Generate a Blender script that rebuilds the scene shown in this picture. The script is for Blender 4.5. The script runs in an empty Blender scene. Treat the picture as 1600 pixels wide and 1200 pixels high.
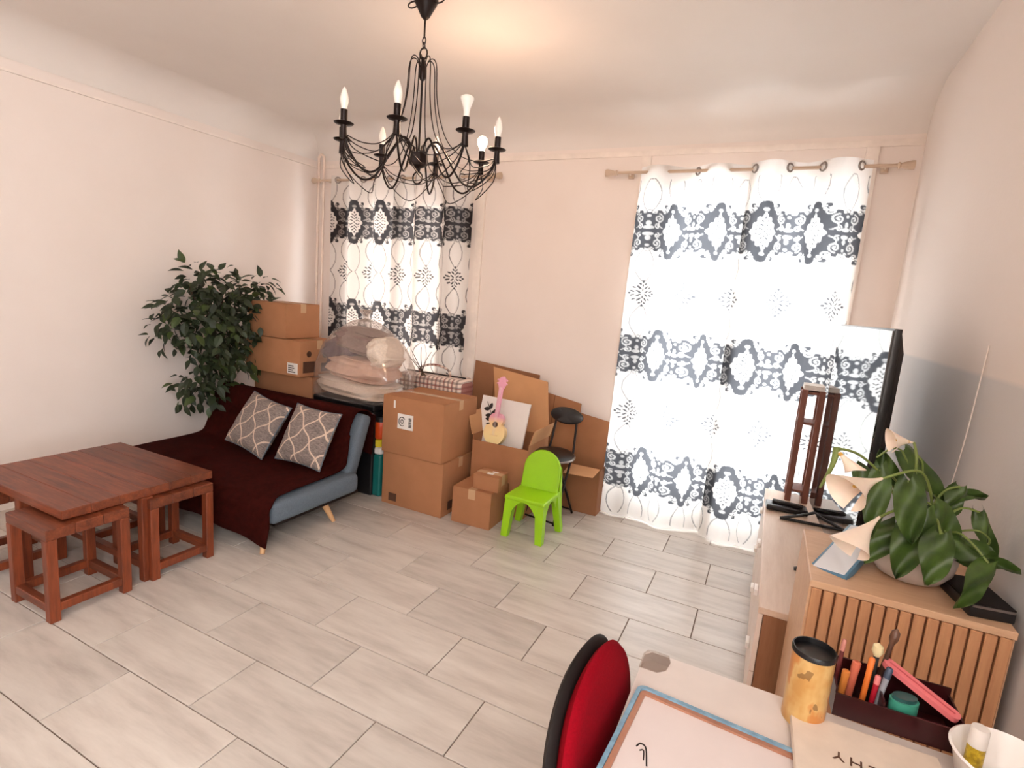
import bpy, bmesh, math, random
import numpy as np
from mathutils import Vector, Matrix, Euler
random.seed(7)
C = bpy.context.scene
COL = C.collection
PI = math.pi

# ------------------------------------------------------------------ camera, world, exposure, lamps
F_PX = 838.3
YAW, PITCH, ROLL, EYE = 2.0122, -0.1591, 0.0798, 1.592
def cam_axes():
    f = np.array([math.cos(YAW)*math.cos(PITCH), math.sin(YAW)*math.cos(PITCH), math.sin(PITCH)])
    r = np.array([math.sin(YAW), -math.cos(YAW), 0.0]); u = np.cross(r, f)
    c, s = math.cos(ROLL), math.sin(ROLL)
    return f, c*r+s*u, -s*r+c*u
cf, cr, cu = cam_axes()
cam_d = bpy.data.cameras.new('camera'); cam = bpy.data.objects.new('camera', cam_d); COL.objects.link(cam)
cam_d.sensor_width = 36; cam_d.lens = 36*F_PX/1600; cam_d.clip_start = 0.02
cam.matrix_world = Matrix(((cr[0], cu[0], -cf[0], 0), (cr[1], cu[1], -cf[1], 0), (cr[2], cu[2], -cf[2], EYE), (0, 0, 0, 1)))
C.camera = cam

W = bpy.data.worlds.new('world'); C.world = W; W.use_nodes = True
bg = W.node_tree.nodes['Background']
bg.inputs['Color'].default_value = (0.89, 0.955, 1.0, 1)
bg.inputs['Strength'].default_value = 10.2
C.view_settings.view_transform = 'Standard'; C.view_settings.look = 'None'
C.view_settings.gamma = 1; C.view_settings.use_curve_mapping = False
C.view_settings.exposure = 0.40
try:
    C.cycles.use_denoising = True
    C.cycles.max_bounces = 10; C.cycles.diffuse_bounces = 6; C.cycles.transparent_max_bounces = 12
    C.cycles.sample_clamp_indirect = 6
except Exception: pass

def lamp(name, kind, loc, energy, color, size=0.1, rot=(0, 0, 0), size_y=None):
    d = bpy.data.lights.new(name, kind); d.energy = energy; d.color = color
    if kind == 'AREA':
        d.size = size
        if size_y: d.shape = 'RECTANGLE'; d.size_y = size_y
    else: d.shadow_soft_size = size
    o = bpy.data.objects.new(name, d); COL.objects.link(o); o.location = loc; o.rotation_euler = rot
    return o
WARM = (1.0, 0.64, 0.42)
# added overhead fill behind the camera, lifts the near part of the room
lamp('rear_fill_light', 'AREA', (-1.3, -0.6, 2.86), 11, (1.0, 0.90, 0.85), 1.0)
# added fill light behind the camera, brightens the long left wall
lamp('side_fill_light', 'AREA', (0.55, -1.0, 2.62), 36, (1.0, 0.94, 0.91), 0.5, (0, math.radians(68), 0))

# ------------------------------------------------------------------ helpers
class B:
    def __init__(s): s.v = []; s.f = []; s.M = None
    def add(s, vs, fs):
        n = len(s.v)
        if s.M is not None: vs = [tuple(s.M @ Vector(p)) for p in vs]
        s.v += [tuple(p) for p in vs]; s.f += [tuple(i+n for i in f) for f in fs]
        return s
    def box(s, x0, y0, z0, x1, y1, z1, bev=0.0, seg=2):
        if bev <= 0:
            vs = [(x, y, z) for x in (x0, x1) for y in (y0, y1) for z in (z0, z1)]
            return s.add(vs, [(0, 1, 3, 2), (4, 6, 7, 5), (0, 4, 5, 1), (2, 3, 7, 6), (0, 2, 6, 4), (1, 5, 7, 3)])
        bm = bmesh.new(); bmesh.ops.create_cube(bm, size=1)
        for v in bm.verts:
            v.co = ((x0+x1)/2+v.co.x*(x1-x0), (y0+y1)/2+v.co.y*(y1-y0), (z0+z1)/2+v.co.z*(z1-z0))
        bmesh.ops.bevel(bm, geom=list(bm.edges), offset=bev, segments=seg, affect='EDGES', profile=0.6)
        bm.verts.index_update()
        vs = [tuple(v.co) for v in bm.verts]; fs = [tuple(v.index for v in f.verts) for f in bm.faces]
        bm.free(); return s.add(vs, fs)
    def tube(s, pts, r, n=8, closed=False):
        pts = [Vector(p) for p in pts]; m = len(pts)
        rs = r if isinstance(r, (list, tuple)) else [r]*m
        vs = []; fs = []; prev = None
        for i, p in enumerate(pts):
            if closed: t = pts[(i+1) % m]-pts[i-1]
            else: t = pts[min(i+1, m-1)]-pts[max(i-1, 0)]
            t.normalize()
            if prev is None:
                a = Vector((0, 0, 1)) if abs(t.z) < 0.9 else Vector((1, 0, 0))
                nrm = t.cross(a).normalized()
            else:
                nrm = (prev-t*prev.dot(t)).normalized()
            prev = nrm; bn = t.cross(nrm)
            for k in range(n):
                a = 2*PI*k/n
                vs.append(tuple(p+(nrm*math.cos(a)+bn*math.sin(a))*rs[i]))
        for i in range(m if closed else m-1):
            j = (i+1) % m
            for k in range(n):
                fs.append((i*n+k, i*n+(k+1) % n, j*n+(k+1) % n, j*n+k))
        if not closed:
            fs.append(tuple(reversed(range(n)))); fs.append(tuple((m-1)*n+k for k in range(n)))
        return s.add(vs, fs)
    def lathe(s, prof, n=24, c=(0, 0, 0)):
        vs = []; fs = []
        for r, z in prof:
            for k in range(n):
                a = 2*PI*k/n; vs.append((c[0]+r*math.cos(a), c[1]+r*math.sin(a), c[2]+z))
        for i in range(len(prof)-1):
            for k in range(n):
                fs.append((i*n+k, i*n+(k+1) % n, (i+1)*n+(k+1) % n, (i+1)*n+k))
        if prof[0][0] > 1e-6: fs.append(tuple(reversed(range(n))))
        if prof[-1][0] > 1e-6: fs.append(tuple((len(prof)-1)*n+k for k in range(n)))
        return s.add(vs, fs)
    def prism(s, poly, z0, z1):
        n = len(poly)
        vs = [(x, y, z0) for x, y in poly]+[(x, y, z1) for x, y in poly]
        fs = [tuple(reversed(range(n))), tuple(range(n, 2*n))]+[(i, (i+1) % n, n+(i+1) % n, n+i) for i in range(n)]
        return s.add(vs, fs)
    def hexa(s, a, b):      # two quads of four points each
        vs = list(a)+list(b)
        return s.add(vs, [(3, 2, 1, 0), (4, 5, 6, 7)]+[(i, (i+1) % 4, 4+(i+1) % 4, 4+i) for i in range(4)])
    def grid(s, fn, nu, nv, wrap=False):
        vs = [fn(i/nu, j/nv) for j in range(nv+1) for i in range(nu+(0 if wrap else 1))]
        w = nu if wrap else nu+1
        fs = [(j*w+i, j*w+(i+1) % w, (j+1)*w+(i+1) % w, (j+1)*w+i) for j in range(nv) for i in range(nu)]
        return s.add(vs, fs)
    def sheet(s, fn, nu, nv, th):     # a cloth of a real thickness
        g = [[Vector(fn(i/nu, j/nv)) for i in range(nu+1)] for j in range(nv+1)]
        vs = []; w = nu+1; h = nv+1
        for sg in (0, 1):
            for j in range(h):
                for i in range(w):
                    du = g[j][min(i+1, nu)]-g[j][max(i-1, 0)]; dv = g[min(j+1, nv)][i]-g[max(j-1, 0)][i]
                    nn = du.cross(dv)
                    nn = nn.normalized() if nn.length > 1e-12 else Vector((0, 0, 1))
                    vs.append(tuple(g[j][i]+nn*(th if sg else 0)))
        o = w*h; fs = []
        for j in range(nv):
            for i in range(nu):
                a = j*w+i
                fs.append((a, a+w, a+w+1, a+1)); fs.append((o+a, o+a+1, o+a+w+1, o+a+w))
        rim = [i for i in range(w)]+[j*w+nu for j in range(1, h)]+[nv*w+i for i in range(nu-1, -1, -1)]+[j*w for j in range(nv-1, 0, -1)]
        for k in range(len(rim)):
            a, b = rim[k], rim[(k+1) % len(rim)]
            fs.append((a, b, o+b, o+a))
        return s.add(vs, fs)
    def mesh(s, name, mat, smooth=None):
        me = bpy.data.meshes.new(name); me.from_pydata(s.v, [], s.f)
        bm = bmesh.new(); bm.from_mesh(me); bmesh.ops.recalc_face_normals(bm, faces=bm.faces); bm.to_mesh(me); bm.free()
        if mat:
            for m in (mat if isinstance(mat, list) else [mat]): me.materials.append(m)
        if smooth is not None:
            me.polygons.foreach_set('use_smooth', [True]*len(me.polygons))
            me.set_sharp_from_angle(angle=math.radians(smooth))
        me.update(); return me
    def build(s, name, mat, parent=None, smooth=35, **tags):
        o = bpy.data.objects.new(name, s.mesh(name, mat, smooth)); COL.objects.link(o)
        if parent: o.parent = parent
        for k, v in tags.items(): o[k] = v
        return o
def thing(name, label, cat, loc=(0, 0, 0), rz=0.0, group=None, rot=None):
    o = bpy.data.objects.new(name, None); COL.objects.link(o); o.empty_display_size = 0.05
    o.location = loc; o.rotation_euler = rot if rot else (0, 0, rz)
    o['label'] = label; o['category'] = cat
    if group: o['group'] = group
    return o
def tag(o, label, cat, group=None):
    o['label'] = label; o['category'] = cat
    if group: o['group'] = group
    return o
def struct(o): o['kind'] = 'structure'; return o
def put(o, loc=(0, 0, 0), rz=0.0): o.location = loc; o.rotation_euler = (0, 0, rz); return o
def copy_tree(o, parent=None):
    c = o.copy(); COL.objects.link(c); c.parent = parent
    for ch in list(o.children): copy_tree(ch, c)
    return c
def rrect(x0, y0, x1, y1, r, n=5):
    out = []
    for cx, cy, a0 in ((x1-r, y1-r, 0), (x0+r, y1-r, PI/2), (x0+r, y0+r, PI), (x1-r, y0+r, 1.5*PI)):
        for k in range(n+1):
            a = a0+PI/2*k/n; out.append((cx+r*math.cos(a), cy+r*math.sin(a)))
    return out
def basis(x, y, z, o): return Matrix(((x[0], y[0], z[0], o[0]), (x[1], y[1], z[1], o[1]), (x[2], y[2], z[2], o[2]), (0, 0, 0, 1)))
def bez(p, n=12):
    p = [Vector(q) for q in p]; out = []
    for i in range(len(p)-1):
        a = p[max(i-1, 0)]; b = p[i]; c = p[i+1]; d = p[min(i+2, len(p)-1)]
        for k in range(n):
            t = k/n
            out.append(0.5*((2*b)+(c-a)*t+(2*a-5*b+4*c-d)*t*t+(3*b-a-3*c+d)*t**3))
    out.append(p[-1]); return out
def smoothnoise(x, y, s=0.0):
    return (math.sin(x*1.7+s)+math.sin(y*2.3+s*1.3+1.1*math.sin(x*0.9+s))+math.sin((x+y)*1.3+2.1*s))/3

# ------------------------------------------------------------------ materials
def srgb(r, g, b):
    f = lambda c: (c/255/12.92) if c/255 <= 0.04045 else ((c/255+0.055)/1.055)**2.4
    return (f(r), f(g), f(b), 1)
class N:
    def __init__(s, name):
        s.m = bpy.data.materials.new(name); s.m.use_nodes = True; s.t = s.m.node_tree
        s.b = s.t.nodes['Principled BSDF']; s.out = s.t.nodes['Material Output']
    def n(s, typ, **kw):
        nd = s.t.nodes.new(typ)
        for k, v in kw.items(): setattr(nd, k, v)
        return nd
    def l(s, a, b): s.t.links.new(a, b)
    def coord(s, kind='Object', scale=(1, 1, 1), rot=(0, 0, 0)):
        tc = s.n('ShaderNodeTexCoord'); mp = s.n('ShaderNodeMapping')
        mp.inputs['Scale'].default_value = scale; mp.inputs['Rotation'].default_value = rot
        s.l(tc.outputs[kind], mp.inputs['Vector']); return mp.outputs['Vector']
    def noise(s, vec, scale, detail=3, rough=0.55):
        nd = s.n('ShaderNodeTexNoise'); nd.inputs['Scale'].default_value = scale
        nd.inputs['Detail'].default_value = detail; nd.inputs['Roughness'].default_value = rough
        if vec is not None: s.l(vec, nd.inputs['Vector'])
        return nd.outputs['Fac']
    def ramp(s, fac, stops):
        nd = s.n('ShaderNodeValToRGB'); e = nd.color_ramp.elements
        e[0].position, e[0].color = stops[0]; e[1].position, e[1].color = stops[-1]
        for p, c in stops[1:-1]:
            q = e.new(p); q.color = c
        s.l(fac, nd.inputs['Fac']); return nd.outputs['Color']
    def mix(s, fac, a, b, mode='MIX'):
        nd = s.n('ShaderNodeMix', data_type='RGBA', blend_type=mode)
        for inp, v in ((nd.inputs[0], fac), (nd.inputs[6], a), (nd.inputs[7], b)):
            if isinstance(v, (int, float, tuple)): inp.default_value = v
            else: s.l(v, inp)
        return nd.outputs[2]
    def math(s, op, a, b=None):
        nd = s.n('ShaderNodeMath', operation=op)
        for i, v in enumerate((a, b)):
            if v is None: continue
            if isinstance(v, (int, float)): nd.inputs[i].default_value = v
            else: s.l(v, nd.inputs[i])
        return nd.outputs[0]
    def bump(s, h, strength=0.2, dist=0.01):
        nd = s.n('ShaderNodeBump'); nd.inputs['Strength'].default_value = strength; nd.inputs['Distance'].default_value = dist
        s.l(h, nd.inputs['Height']); s.l(nd.outputs['Normal'], s.b.inputs['Normal'])
    def set(s, col=None, rough=None, metal=None, spec=None):
        if col is not None:
            if isinstance(col, tuple): s.b.inputs['Base Color'].default_value = col
            else: s.l(col, s.b.inputs['Base Color'])
        if rough is not None: s.b.inputs['Roughness'].default_value = rough
        if metal is not None: s.b.inputs['Metallic'].default_value = metal
        if spec is not None: s.b.inputs['Specular IOR Level'].default_value = spec
        return s
def plain(name, rgb, rough=0.5, var=0.06, scale=12, metal=0.0, bump=0.0, spec=None):
    k = N(name); c = srgb(*rgb); v = k.coord()
    lo = tuple(x*(1-var) for x in c[:3])+(1,); hi = tuple(min(1, x*(1+var)) for x in c[:3])+(1,)
    f = k.noise(v, scale)
    k.set(k.ramp(f, [(0.3, lo), (0.7, hi)]), rough, metal, spec)
    if bump: k.bump(k.noise(v, scale*6), bump, 0.004)
    return k.m
def wood(name, dark, light, axis=0, scale=5, rough=0.45, rings=1.0, perobj=0.0):
    k = N(name); sc = [scale*5]*3; sc[axis] = scale*0.5
    v = k.coord('Object', tuple(sc))
    f = k.noise(v, 1.6, 5, 0.62); g = k.noise(v, 6.0, 3)
    c = k.ramp(f, [(0.32, srgb(*dark)), (0.5, tuple((a+b)/2 for a, b in zip(srgb(*dark), srgb(*light)))), (0.68, srgb(*light))])
    c = k.mix(0.25, c, k.ramp(g, [(0.4, srgb(*dark)), (0.62, srgb(*light))]))
    if perobj:
        oi = k.n('ShaderNodeObjectInfo')
        c = k.mix(1.0, c, k.ramp(oi.outputs['Random'], [(0, (1-perobj, 1-perobj, 1-perobj, 1)), (1, (1+perobj,)*3+(1,))]), 'MULTIPLY')
    k.set(c, rough); k.bump(g, 0.08, 0.002); return k.m

k = N('wall_paint'); v = k.coord()
k.set(k.ramp(k.noise(v, 1.3, 4), [(0.3, srgb(231, 218, 209)), (0.7, srgb(236, 224, 216))]), 0.75)
k.bump(k.noise(v, 60, 3), 0.12, 0.004); M_WALL = k.m
k = N('wall_grey_below'); v = k.coord(); sp = k.n('ShaderNodeSeparateXYZ'); k.l(v, sp.inputs[0])
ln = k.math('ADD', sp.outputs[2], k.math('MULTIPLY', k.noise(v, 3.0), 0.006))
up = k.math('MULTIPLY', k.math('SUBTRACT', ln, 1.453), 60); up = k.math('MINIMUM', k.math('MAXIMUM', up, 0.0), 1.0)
k.set(k.mix(up, srgb(206, 202, 200), srgb(228, 217, 210)), 0.75); k.bump(k.noise(v, 60, 3), 0.12, 0.004); M_WALL2 = k.m  # wall colour, greyer below a level line
k = N('ceiling_paint'); v = k.coord()
k.set(k.ramp(k.noise(v, 1.0, 4), [(0.3, srgb(222, 213, 206)), (0.7, srgb(229, 221, 214))]), 0.8); M_CEIL = k.m
M_TRIM = plain('trim_paint', (236, 224, 214), 0.5)
M_WHITEGLOSS = plain('white_gloss', (238, 234, 230), 0.3, 0.02)
M_PIPE = plain('pipe_paint', (233, 214, 200), 0.4)
M_GROUT = plain('grout', (104, 82, 68), 0.9, 0.2, 30)
k = N('floor_tile'); oi = k.n('ShaderNodeObjectInfo'); tc = k.n('ShaderNodeTexCoord'); mp = k.n('ShaderNodeMapping')
ad = k.n('ShaderNodeVectorMath', operation='ADD'); k.l(tc.outputs['Object'], ad.inputs[0])
sc_ = k.n('ShaderNodeVectorMath', operation='SCALE'); sc_.inputs[0].default_value = (37, 51, 13); k.l(oi.outputs['Random'], sc_.inputs['Scale']); k.l(sc_.outputs[0], ad.inputs[1])
mp.inputs['Scale'].default_value = (1.6, 9, 1); k.l(ad.outputs[0], mp.inputs['Vector'])
f = k.noise(mp.outputs['Vector'], 1.5, 6, 0.6); g = k.noise(ad.outputs[0], 90, 2)
c = k.ramp(f, [(0.28, srgb(178, 168, 159)), (0.5, srgb(196, 187, 178)), (0.72, srgb(208, 200, 191))])
c = k.mix(1.0, c, k.ramp(oi.outputs['Random'], [(0, (0.94, 0.94, 0.94, 1)), (1, (1.05, 1.05, 1.05, 1))]), 'MULTIPLY')
k.set(c, 0.27, spec=0.5); k.bump(f, 0.10, 0.003); M_TILE = k.m
M_CARD = plain('cardboard', (168, 118, 84), 0.85, 0.07, 5, spec=0.15)
M_CARD_D = plain('cardboard_darker', (150, 102, 70), 0.85, 0.07, 5)
M_CARD_L = plain('cardboard_lighter', (196, 146, 102), 0.85, 0.06, 5)
M_CARD_IN = plain('cardboard_cut', (120, 78, 50), 0.9)
k = N('packing_tape'); k.set(srgb(196, 160, 124), 0.18); M_TAPE = k.m
M_LABEL = plain('paper_label', (226, 220, 214), 0.6, 0.02)
M_PRINT = plain('black_print', (38, 30, 28), 0.6, 0.05)
M_PRINT_B = plain('brown_print', (84, 54, 38), 0.7, 0.1)
M_ROSE = wood('reddish_wood', (80, 34, 18), (132, 66, 38), 0, 4, 0.42, perobj=0.2)
M_ROSE_Z = wood('reddish_wood_upright', (86, 36, 16), (138, 64, 32), 2, 4, 0.45)
M_BEECH = wood('beech', (196, 150, 104), (218, 174, 128), 2, 5, 0.45)
M_SOFA = plain('grey_blue_fabric', (100, 110, 120), 0.95, 0.12, 160, bump=0.35, spec=0.1)
M_THROW = plain('maroon_throw', (50, 14, 11), 0.98, 0.2, 26, bump=0.5, spec=0.05)
M_BLACKMETAL = plain('black_iron', (34, 24, 22), 0.38, 0.1, 20, 0.6)
M_BLACKPLASTIC = plain('black_plastic', (22, 22, 24), 0.3, 0.1)
M_CHROME = plain('brushed_metal', (150, 142, 138), 0.3, 0.1, 40, 0.9)
M_RODWOOD = plain('curtain_rod_paint', (196, 172, 150), 0.4)
M_LEAF = plain('leaf_green', (60, 76, 34), 0.5, 0.5, 7)
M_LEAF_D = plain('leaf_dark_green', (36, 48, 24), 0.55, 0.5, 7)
M_LILYLEAF = N('lily_leaf'); v = M_LILYLEAF.coord()
M_LILYLEAF.set(M_LILYLEAF.ramp(M_LILYLEAF.noise(v, 14, 4), [(0.3, srgb(38, 58, 22)), (0.7, srgb(78, 104, 42))]), 0.4); M_LILYLEAF = M_LILYLEAF.m
M_SPATHE = plain('lily_spathe', (242, 224, 206), 0.5, 0.05, 20)
M_SPATHE.node_tree.nodes['Principled BSDF'].inputs['Subsurface Weight'].default_value = 0.1
M_STEM = plain('lily_stem', (116, 132, 66), 0.5)
M_BARK = plain('bark', (70, 52, 38), 0.9, 0.3, 30, bump=0.5)
M_SOIL = plain('soil', (50, 36, 28), 0.95, 0.3, 40)
M_POT = plain('grey_ceramic', (196, 186, 178), 0.5, 0.06, 20)
M_GREEN = plain('lime_plastic', (150, 205, 18), 0.35, 0.03)
M_SLAT = wood('slat_wood', (176, 124, 86), (198, 146, 104), 2, 6, 0.5)
M_SLATBACK = wood('slat_gap_wood', (112, 64, 36), (128, 76, 44), 2, 6, 0.6)
M_SIDETOP = wood('light_oak', (196, 154, 120), (212, 174, 140), 0, 4, 0.45)
M_UNITTOP = wood('whitewashed_oak', (214, 186, 164), (228, 204, 184), 1, 4, 0.35)
M_UNITSIDE = wood('brown_side_panel', (140, 94, 64), (156, 108, 76), 2, 4, 0.5)
M_UNITFRONT = plain('white_drawer_front', (226, 208, 196), 0.35, 0.03)
M_TABLE = plain('cream_table_top', (208, 196, 188), 0.5, 0.03)
M_RED = plain('red_upholstery', (128, 4, 20), 0.95, 0.12, 220, bump=0.3, spec=0.08)
M_SHELL = plain('black_chair_shell', (30, 24, 22), 0.6, 0.1, 40, spec=0.2)
M_DARKWOODRACK = wood('rack_brown_wood', (104, 58, 44), (134, 82, 66), 2, 6, 0.5)
k = N('screen_glass'); k.set((0.012, 0.012, 0.014, 1), 0.03, 0.0, 1.0); k.b.inputs['IOR'].default_value = 1.8; M_SCREEN = k.m
k = N('window_glass')
tr = k.n('ShaderNodeBsdfTransparent'); gl = k.n('ShaderNodeBsdfGlossy'); gl.inputs['Roughness'].default_value = 0.02
mx = k.n('ShaderNodeMixShader'); mx.inputs[0].default_value = 0.06
k.l(tr.outputs[0], mx.inputs[1]); k.l(gl.outputs[0], mx.inputs[2]); k.l(mx.outputs[0], k.out.inputs['Surface']); M_GLASS = k.m
k = N('plastic_film')
tr = k.n('ShaderNodeBsdfTransparent'); tr.inputs['Color'].default_value = (0.93, 0.90, 0.88, 1); gl = k.n('ShaderNodeBsdfGlossy'); gl.inputs['Roughness'].default_value = 0.16
df = k.n('ShaderNodeBsdfDiffuse'); df.inputs['Color'].default_value = srgb(220, 206, 196)
m1 = k.n('ShaderNodeMixShader'); m1.inputs[0].default_value = 0.5; k.l(gl.outputs[0], m1.inputs[1]); k.l(df.outputs[0], m1.inputs[2])
lw = k.n('ShaderNodeLayerWeight'); lw.inputs['Blend'].default_value = 0.35
fa = k.math('ADD', k.math('MULTIPLY', lw.outputs['Facing'], 0.4), 0.14)
mx = k.n('ShaderNodeMixShader'); k.l(fa, mx.inputs[0]); k.l(tr.outputs[0], mx.inputs[1]); k.l(m1.outputs[0], mx.inputs[2])
k.l(mx.outputs[0], k.out.inputs['Surface']); M_FILM = k.m
def fabric_print(name, white, inkc, trans, inktrans, sheer):
    k = N(name); at = k.n('ShaderNodeAttribute', attribute_name='ink')
    fac = k.math('MINIMUM', k.math('MULTIPLY', at.outputs['Fac'], 1.4), 1.0); fat = k.math('POWER', at.outputs['Fac'], 2.4)
    weave = k.noise(k.coord('Object', (1, 1, 1)), 400, 2)
    wc = k.ramp(weave, [(0.3, tuple(x*0.93 for x in srgb(*white)[:3])+(1,)), (0.7, srgb(*white))])
    dc = k.mix(fac, wc, srgb(*inkc)); tcol = k.mix(fat, wc, (inktrans, inktrans, inktrans*1.08, 1))
    d1 = k.n('ShaderNodeBsdfDiffuse'); k.l(dc, d1.inputs['Color'])
    t1 = k.n('ShaderNodeBsdfTranslucent'); k.l(tcol, t1.inputs['Color'])
    a = k.n('ShaderNodeMixShader'); a.inputs[0].default_value = trans; k.l(d1.outputs[0], a.inputs[1]); k.l(t1.outputs[0], a.inputs[2])
    s1 = k.n('ShaderNodeBsdfTransparent'); a2 = k.n('ShaderNodeMixShader')
    k.l(k.math('MULTIPLY', k.math('SUBTRACT', 1.0, fat), sheer), a2.inputs[0])
    k.l(a.outputs[0], a2.inputs[1]); k.l(s1.outputs[0], a2.inputs[2])
    k.l(a2.outputs[0], k.out.inputs['Surface']); return k.m
M_CURTAIN = fabric_print('damask_curtain', (240, 236, 232), (30, 28, 34), 0.5, 0.10, 0.04)
def glow(name, col, strength):
    k = N(name); e = k.n('ShaderNodeEmission'); e.inputs['Color'].default_value = col; e.inputs['Strength'].default_value = strength
    k.l(e.outputs[0], k.out.inputs['Surface']); return k.m
M_BULB_ON = glow('lit_bulb', (1, 0.72, 0.45, 1), 60)
M_BULB = plain('frosted_bulb', (244, 236, 226), 0.2, 0.02)

# ------------------------------------------------------------------ the room
XR, YB, YF, ZC = 0.655, 4.06, -1.6, 2.95
def xl(y): return -4.14-(4.06-y)*0.0  # left wall, see skew below
XL0, XL1 = -4.17, -4.36              # left wall X at the back and at the front end
struct(B().box(-4.75, YF-0.15, -0.12, XR+0.15, YB+0.25, -0.006).build('floor', M_GROUT, None, None))
floor = bpy.data.objects['floor']
TW, TL, CU, CV = 0.30, 2.1144*0.30, 1.5185, -10.7514
OFFS = {-2: 0, -1: -1.098, 0: -4.173, 1: -5.339, 2: -4.245, 3: -5.387, 4: -4.284, 5: -5.454, 6: -4.334, 7: -5.537}
def wall_x(y): return XL0+(XL1-XL0)*(YB-y)/(YB-YF)
tile_mesh = {}
def tile(x0, y0, x1, y1):
    g = 0.0022
    key = (round(x1-x0, 3), round(y1-y0, 3))
    if key not in tile_mesh:
        w, h = (x1-x0)/2-g, (y1-y0)/2-g
        b = B(); c = 0.0015
        lo = [(-w, -h, -0.008), (w, -h, -0.008), (w, h, -0.008), (-w, h, -0.008)]
        mi = [(-w, -h, -c), (w, -h, -c), (w, h, -c), (-w, h, -c)]
        hi = [(-w+c, -h+c, 0), (w-c, -h+c, 0), (w-c, h-c, 0), (-w+c, h-c, 0)]
        b.add(lo+mi+hi, [(0, 1, 5, 4), (1, 2, 6, 5), (2, 3, 7, 6), (3, 0, 4, 7), (4, 5, 9, 8), (5, 6, 10, 9), (6, 7, 11, 10), (7, 4, 8, 11), (8, 9, 10, 11)])
        tile_mesh[key] = b.mesh('tile', M_TILE, None)
    o = bpy.data.objects.new('tile', tile_mesh[key]); COL.objects.link(o); o.parent = floor
    o.location = ((x0+x1)/2, (y0+y1)/2, random.uniform(-0.0006, 0.0))
for r in range(-3, 19):
    ya, yb = TW*(-CV-r-1), TW*(-CV-r)
    yb = min(yb, YB); ya = max(ya, YF)
    if yb-ya < 0.02: continue
    off = OFFS.get(r, -4.3 if r % 2 == 0 else -5.45)
    x = TW*(off-CU)-12*TL
    left = wall_x(ya)-0.02
    while x < XR:
        a, e = max(x, left), min(x+TL, XR)
        if e-a > 0.02 and x+TL > left: tile(a, ya, e, yb)
        x += TL
# ceiling, coved against the back and left walls
struct(B().box(-4.75, YF-0.15, ZC, XR+0.15, YB+0.25, ZC+0.12).build('ceiling', M_CEIL, None, None))
def cove(name, p0, p1, inward, rw, z0):
    b = B(); n = 10; vs = []; fs = []
    for e, p in enumerate((p0, p1)):
        for i in range(n+1):
            a = PI/2*i/n
            d = rw*(1-math.cos(a)); z = z0+(ZC-z0)*math.sin(a)
            vs.append((p[0]+inward[0]*d, p[1]+inward[1]*d, z))
        vs.append((p[0], p[1], ZC))
    m = n+2
    for i in range(n): fs.append((i, i+1, m+i+1, m+i))
    fs += [(n, n+1, m+n+1, m+n), (n+1, 0, m, m+n+1), tuple(range(m)), tuple(m+i for i in reversed(range(m)))]
    b.add(vs, fs); return struct(b.build(name, M_CEIL, None, 60))
cove('trim_1', (-4.4, YB), (XR, YB), (0, -1), 0.34, 2.74)
cove('trim_2', (XL0, YB), (XL1, YF), (1, 0), 0.24, 2.74)
# back wall with two openings
W1 = (-3.76, -2.62, 0.62, 2.42); W2 = (-0.90, 0.29, 0.02, 2.46)
TH = 0.24
b = B()
def wb(x0, x1, z0, z1): b.box(x0, YB, z0, x1, YB+TH, z1)
wb(-4.75, W1[0], 0, ZC); wb(W1[0], W1[1], 0, W1[2]); wb(W1[0], W1[1], W1[3], ZC); wb(W1[1], W2[0], 0, ZC)
wb(W2[0], W2[1], W2[3], ZC); wb(W2[1], XR+0.15, 0, ZC)
struct(b.build('wall_back', M_WALL, None, None))
b = B(); b.hexa([(XL0, YB+TH, 0), (XL1, YF, 0), (XL1-0.15, YF, 0), (XL0-0.2, YB+TH, 0)], [(XL0, YB+TH, ZC), (XL1, YF, ZC), (XL1-0.15, YF, ZC), (XL0-0.2, YB+TH, ZC)])
struct(b.build('wall_left', M_WALL, None, None))
W3 = (-1.50, -0.05, 0.55, 2.45)      # unseen window added behind the camera, daylight fill for the left wall
b = B(); b.box(XR, W3[1], 0, XR+0.15, YB, ZC); b.box(XR, YF, 0, XR+0.15, W3[0], ZC)
b.box(XR, W3[0], 0, XR+0.15, W3[1], W3[2]); b.box(XR, W3[0], W3[3], XR+0.15, W3[1], ZC)
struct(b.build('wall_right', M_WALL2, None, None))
b = B(); t = 0.05
b.box(XR+0.05, W3[0], W3[2], XR+0.10, W3[0]+t, W3[3]); b.box(XR+0.05, W3[1]-t, W3[2], XR+0.10, W3[1], W3[3])
b.box(XR+0.05, W3[0]+t, W3[3]-t, XR+0.10, W3[1]-t, W3[3]); b.box(XR+0.05, W3[0]+t, W3[2], XR+0.10, W3[1]-t, W3[2]+t)
w3 = struct(b.build('fill_window', M_WHITEGLOSS, None, None))
B().box(XR+0.05, -0.80, W3[2]+t, XR+0.10, -0.75, W3[3]-t).build('stile', M_WHITEGLOSS, w3, None)
for a_, e_ in ((W3[0]+t, -0.80), (-0.75, W3[1]-t)): B().box(XR+0.07, a_, W3[2]+t, XR+0.076, e_, W3[3]-t).build('pane', M_GLASS, w3, None)
struct(B().box(-4.75, YF-0.15, 0, XR+0.15, YF, ZC).build('wall_front', M_WALL, None, None))
# picture rails
struct(B().box(-4.2, YB-0.012, 2.672, XR, YB, 2.712, 0.004).build('trim_3', M_TRIM, None, 30))
b = B(); b.hexa([(XL0, YB, 2.675), (XL1, YF, 2.655), (XL1+0.012, YF, 2.655), (XL0+0.012, YB, 2.675)], [(XL0, YB, 2.690), (XL1, YF, 2.67), (XL1+0.012, YF, 2.67), (XL0+0.012, YB, 2.690)])
struct(b.build('trim_4', M_TRIM, None, 30))
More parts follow.
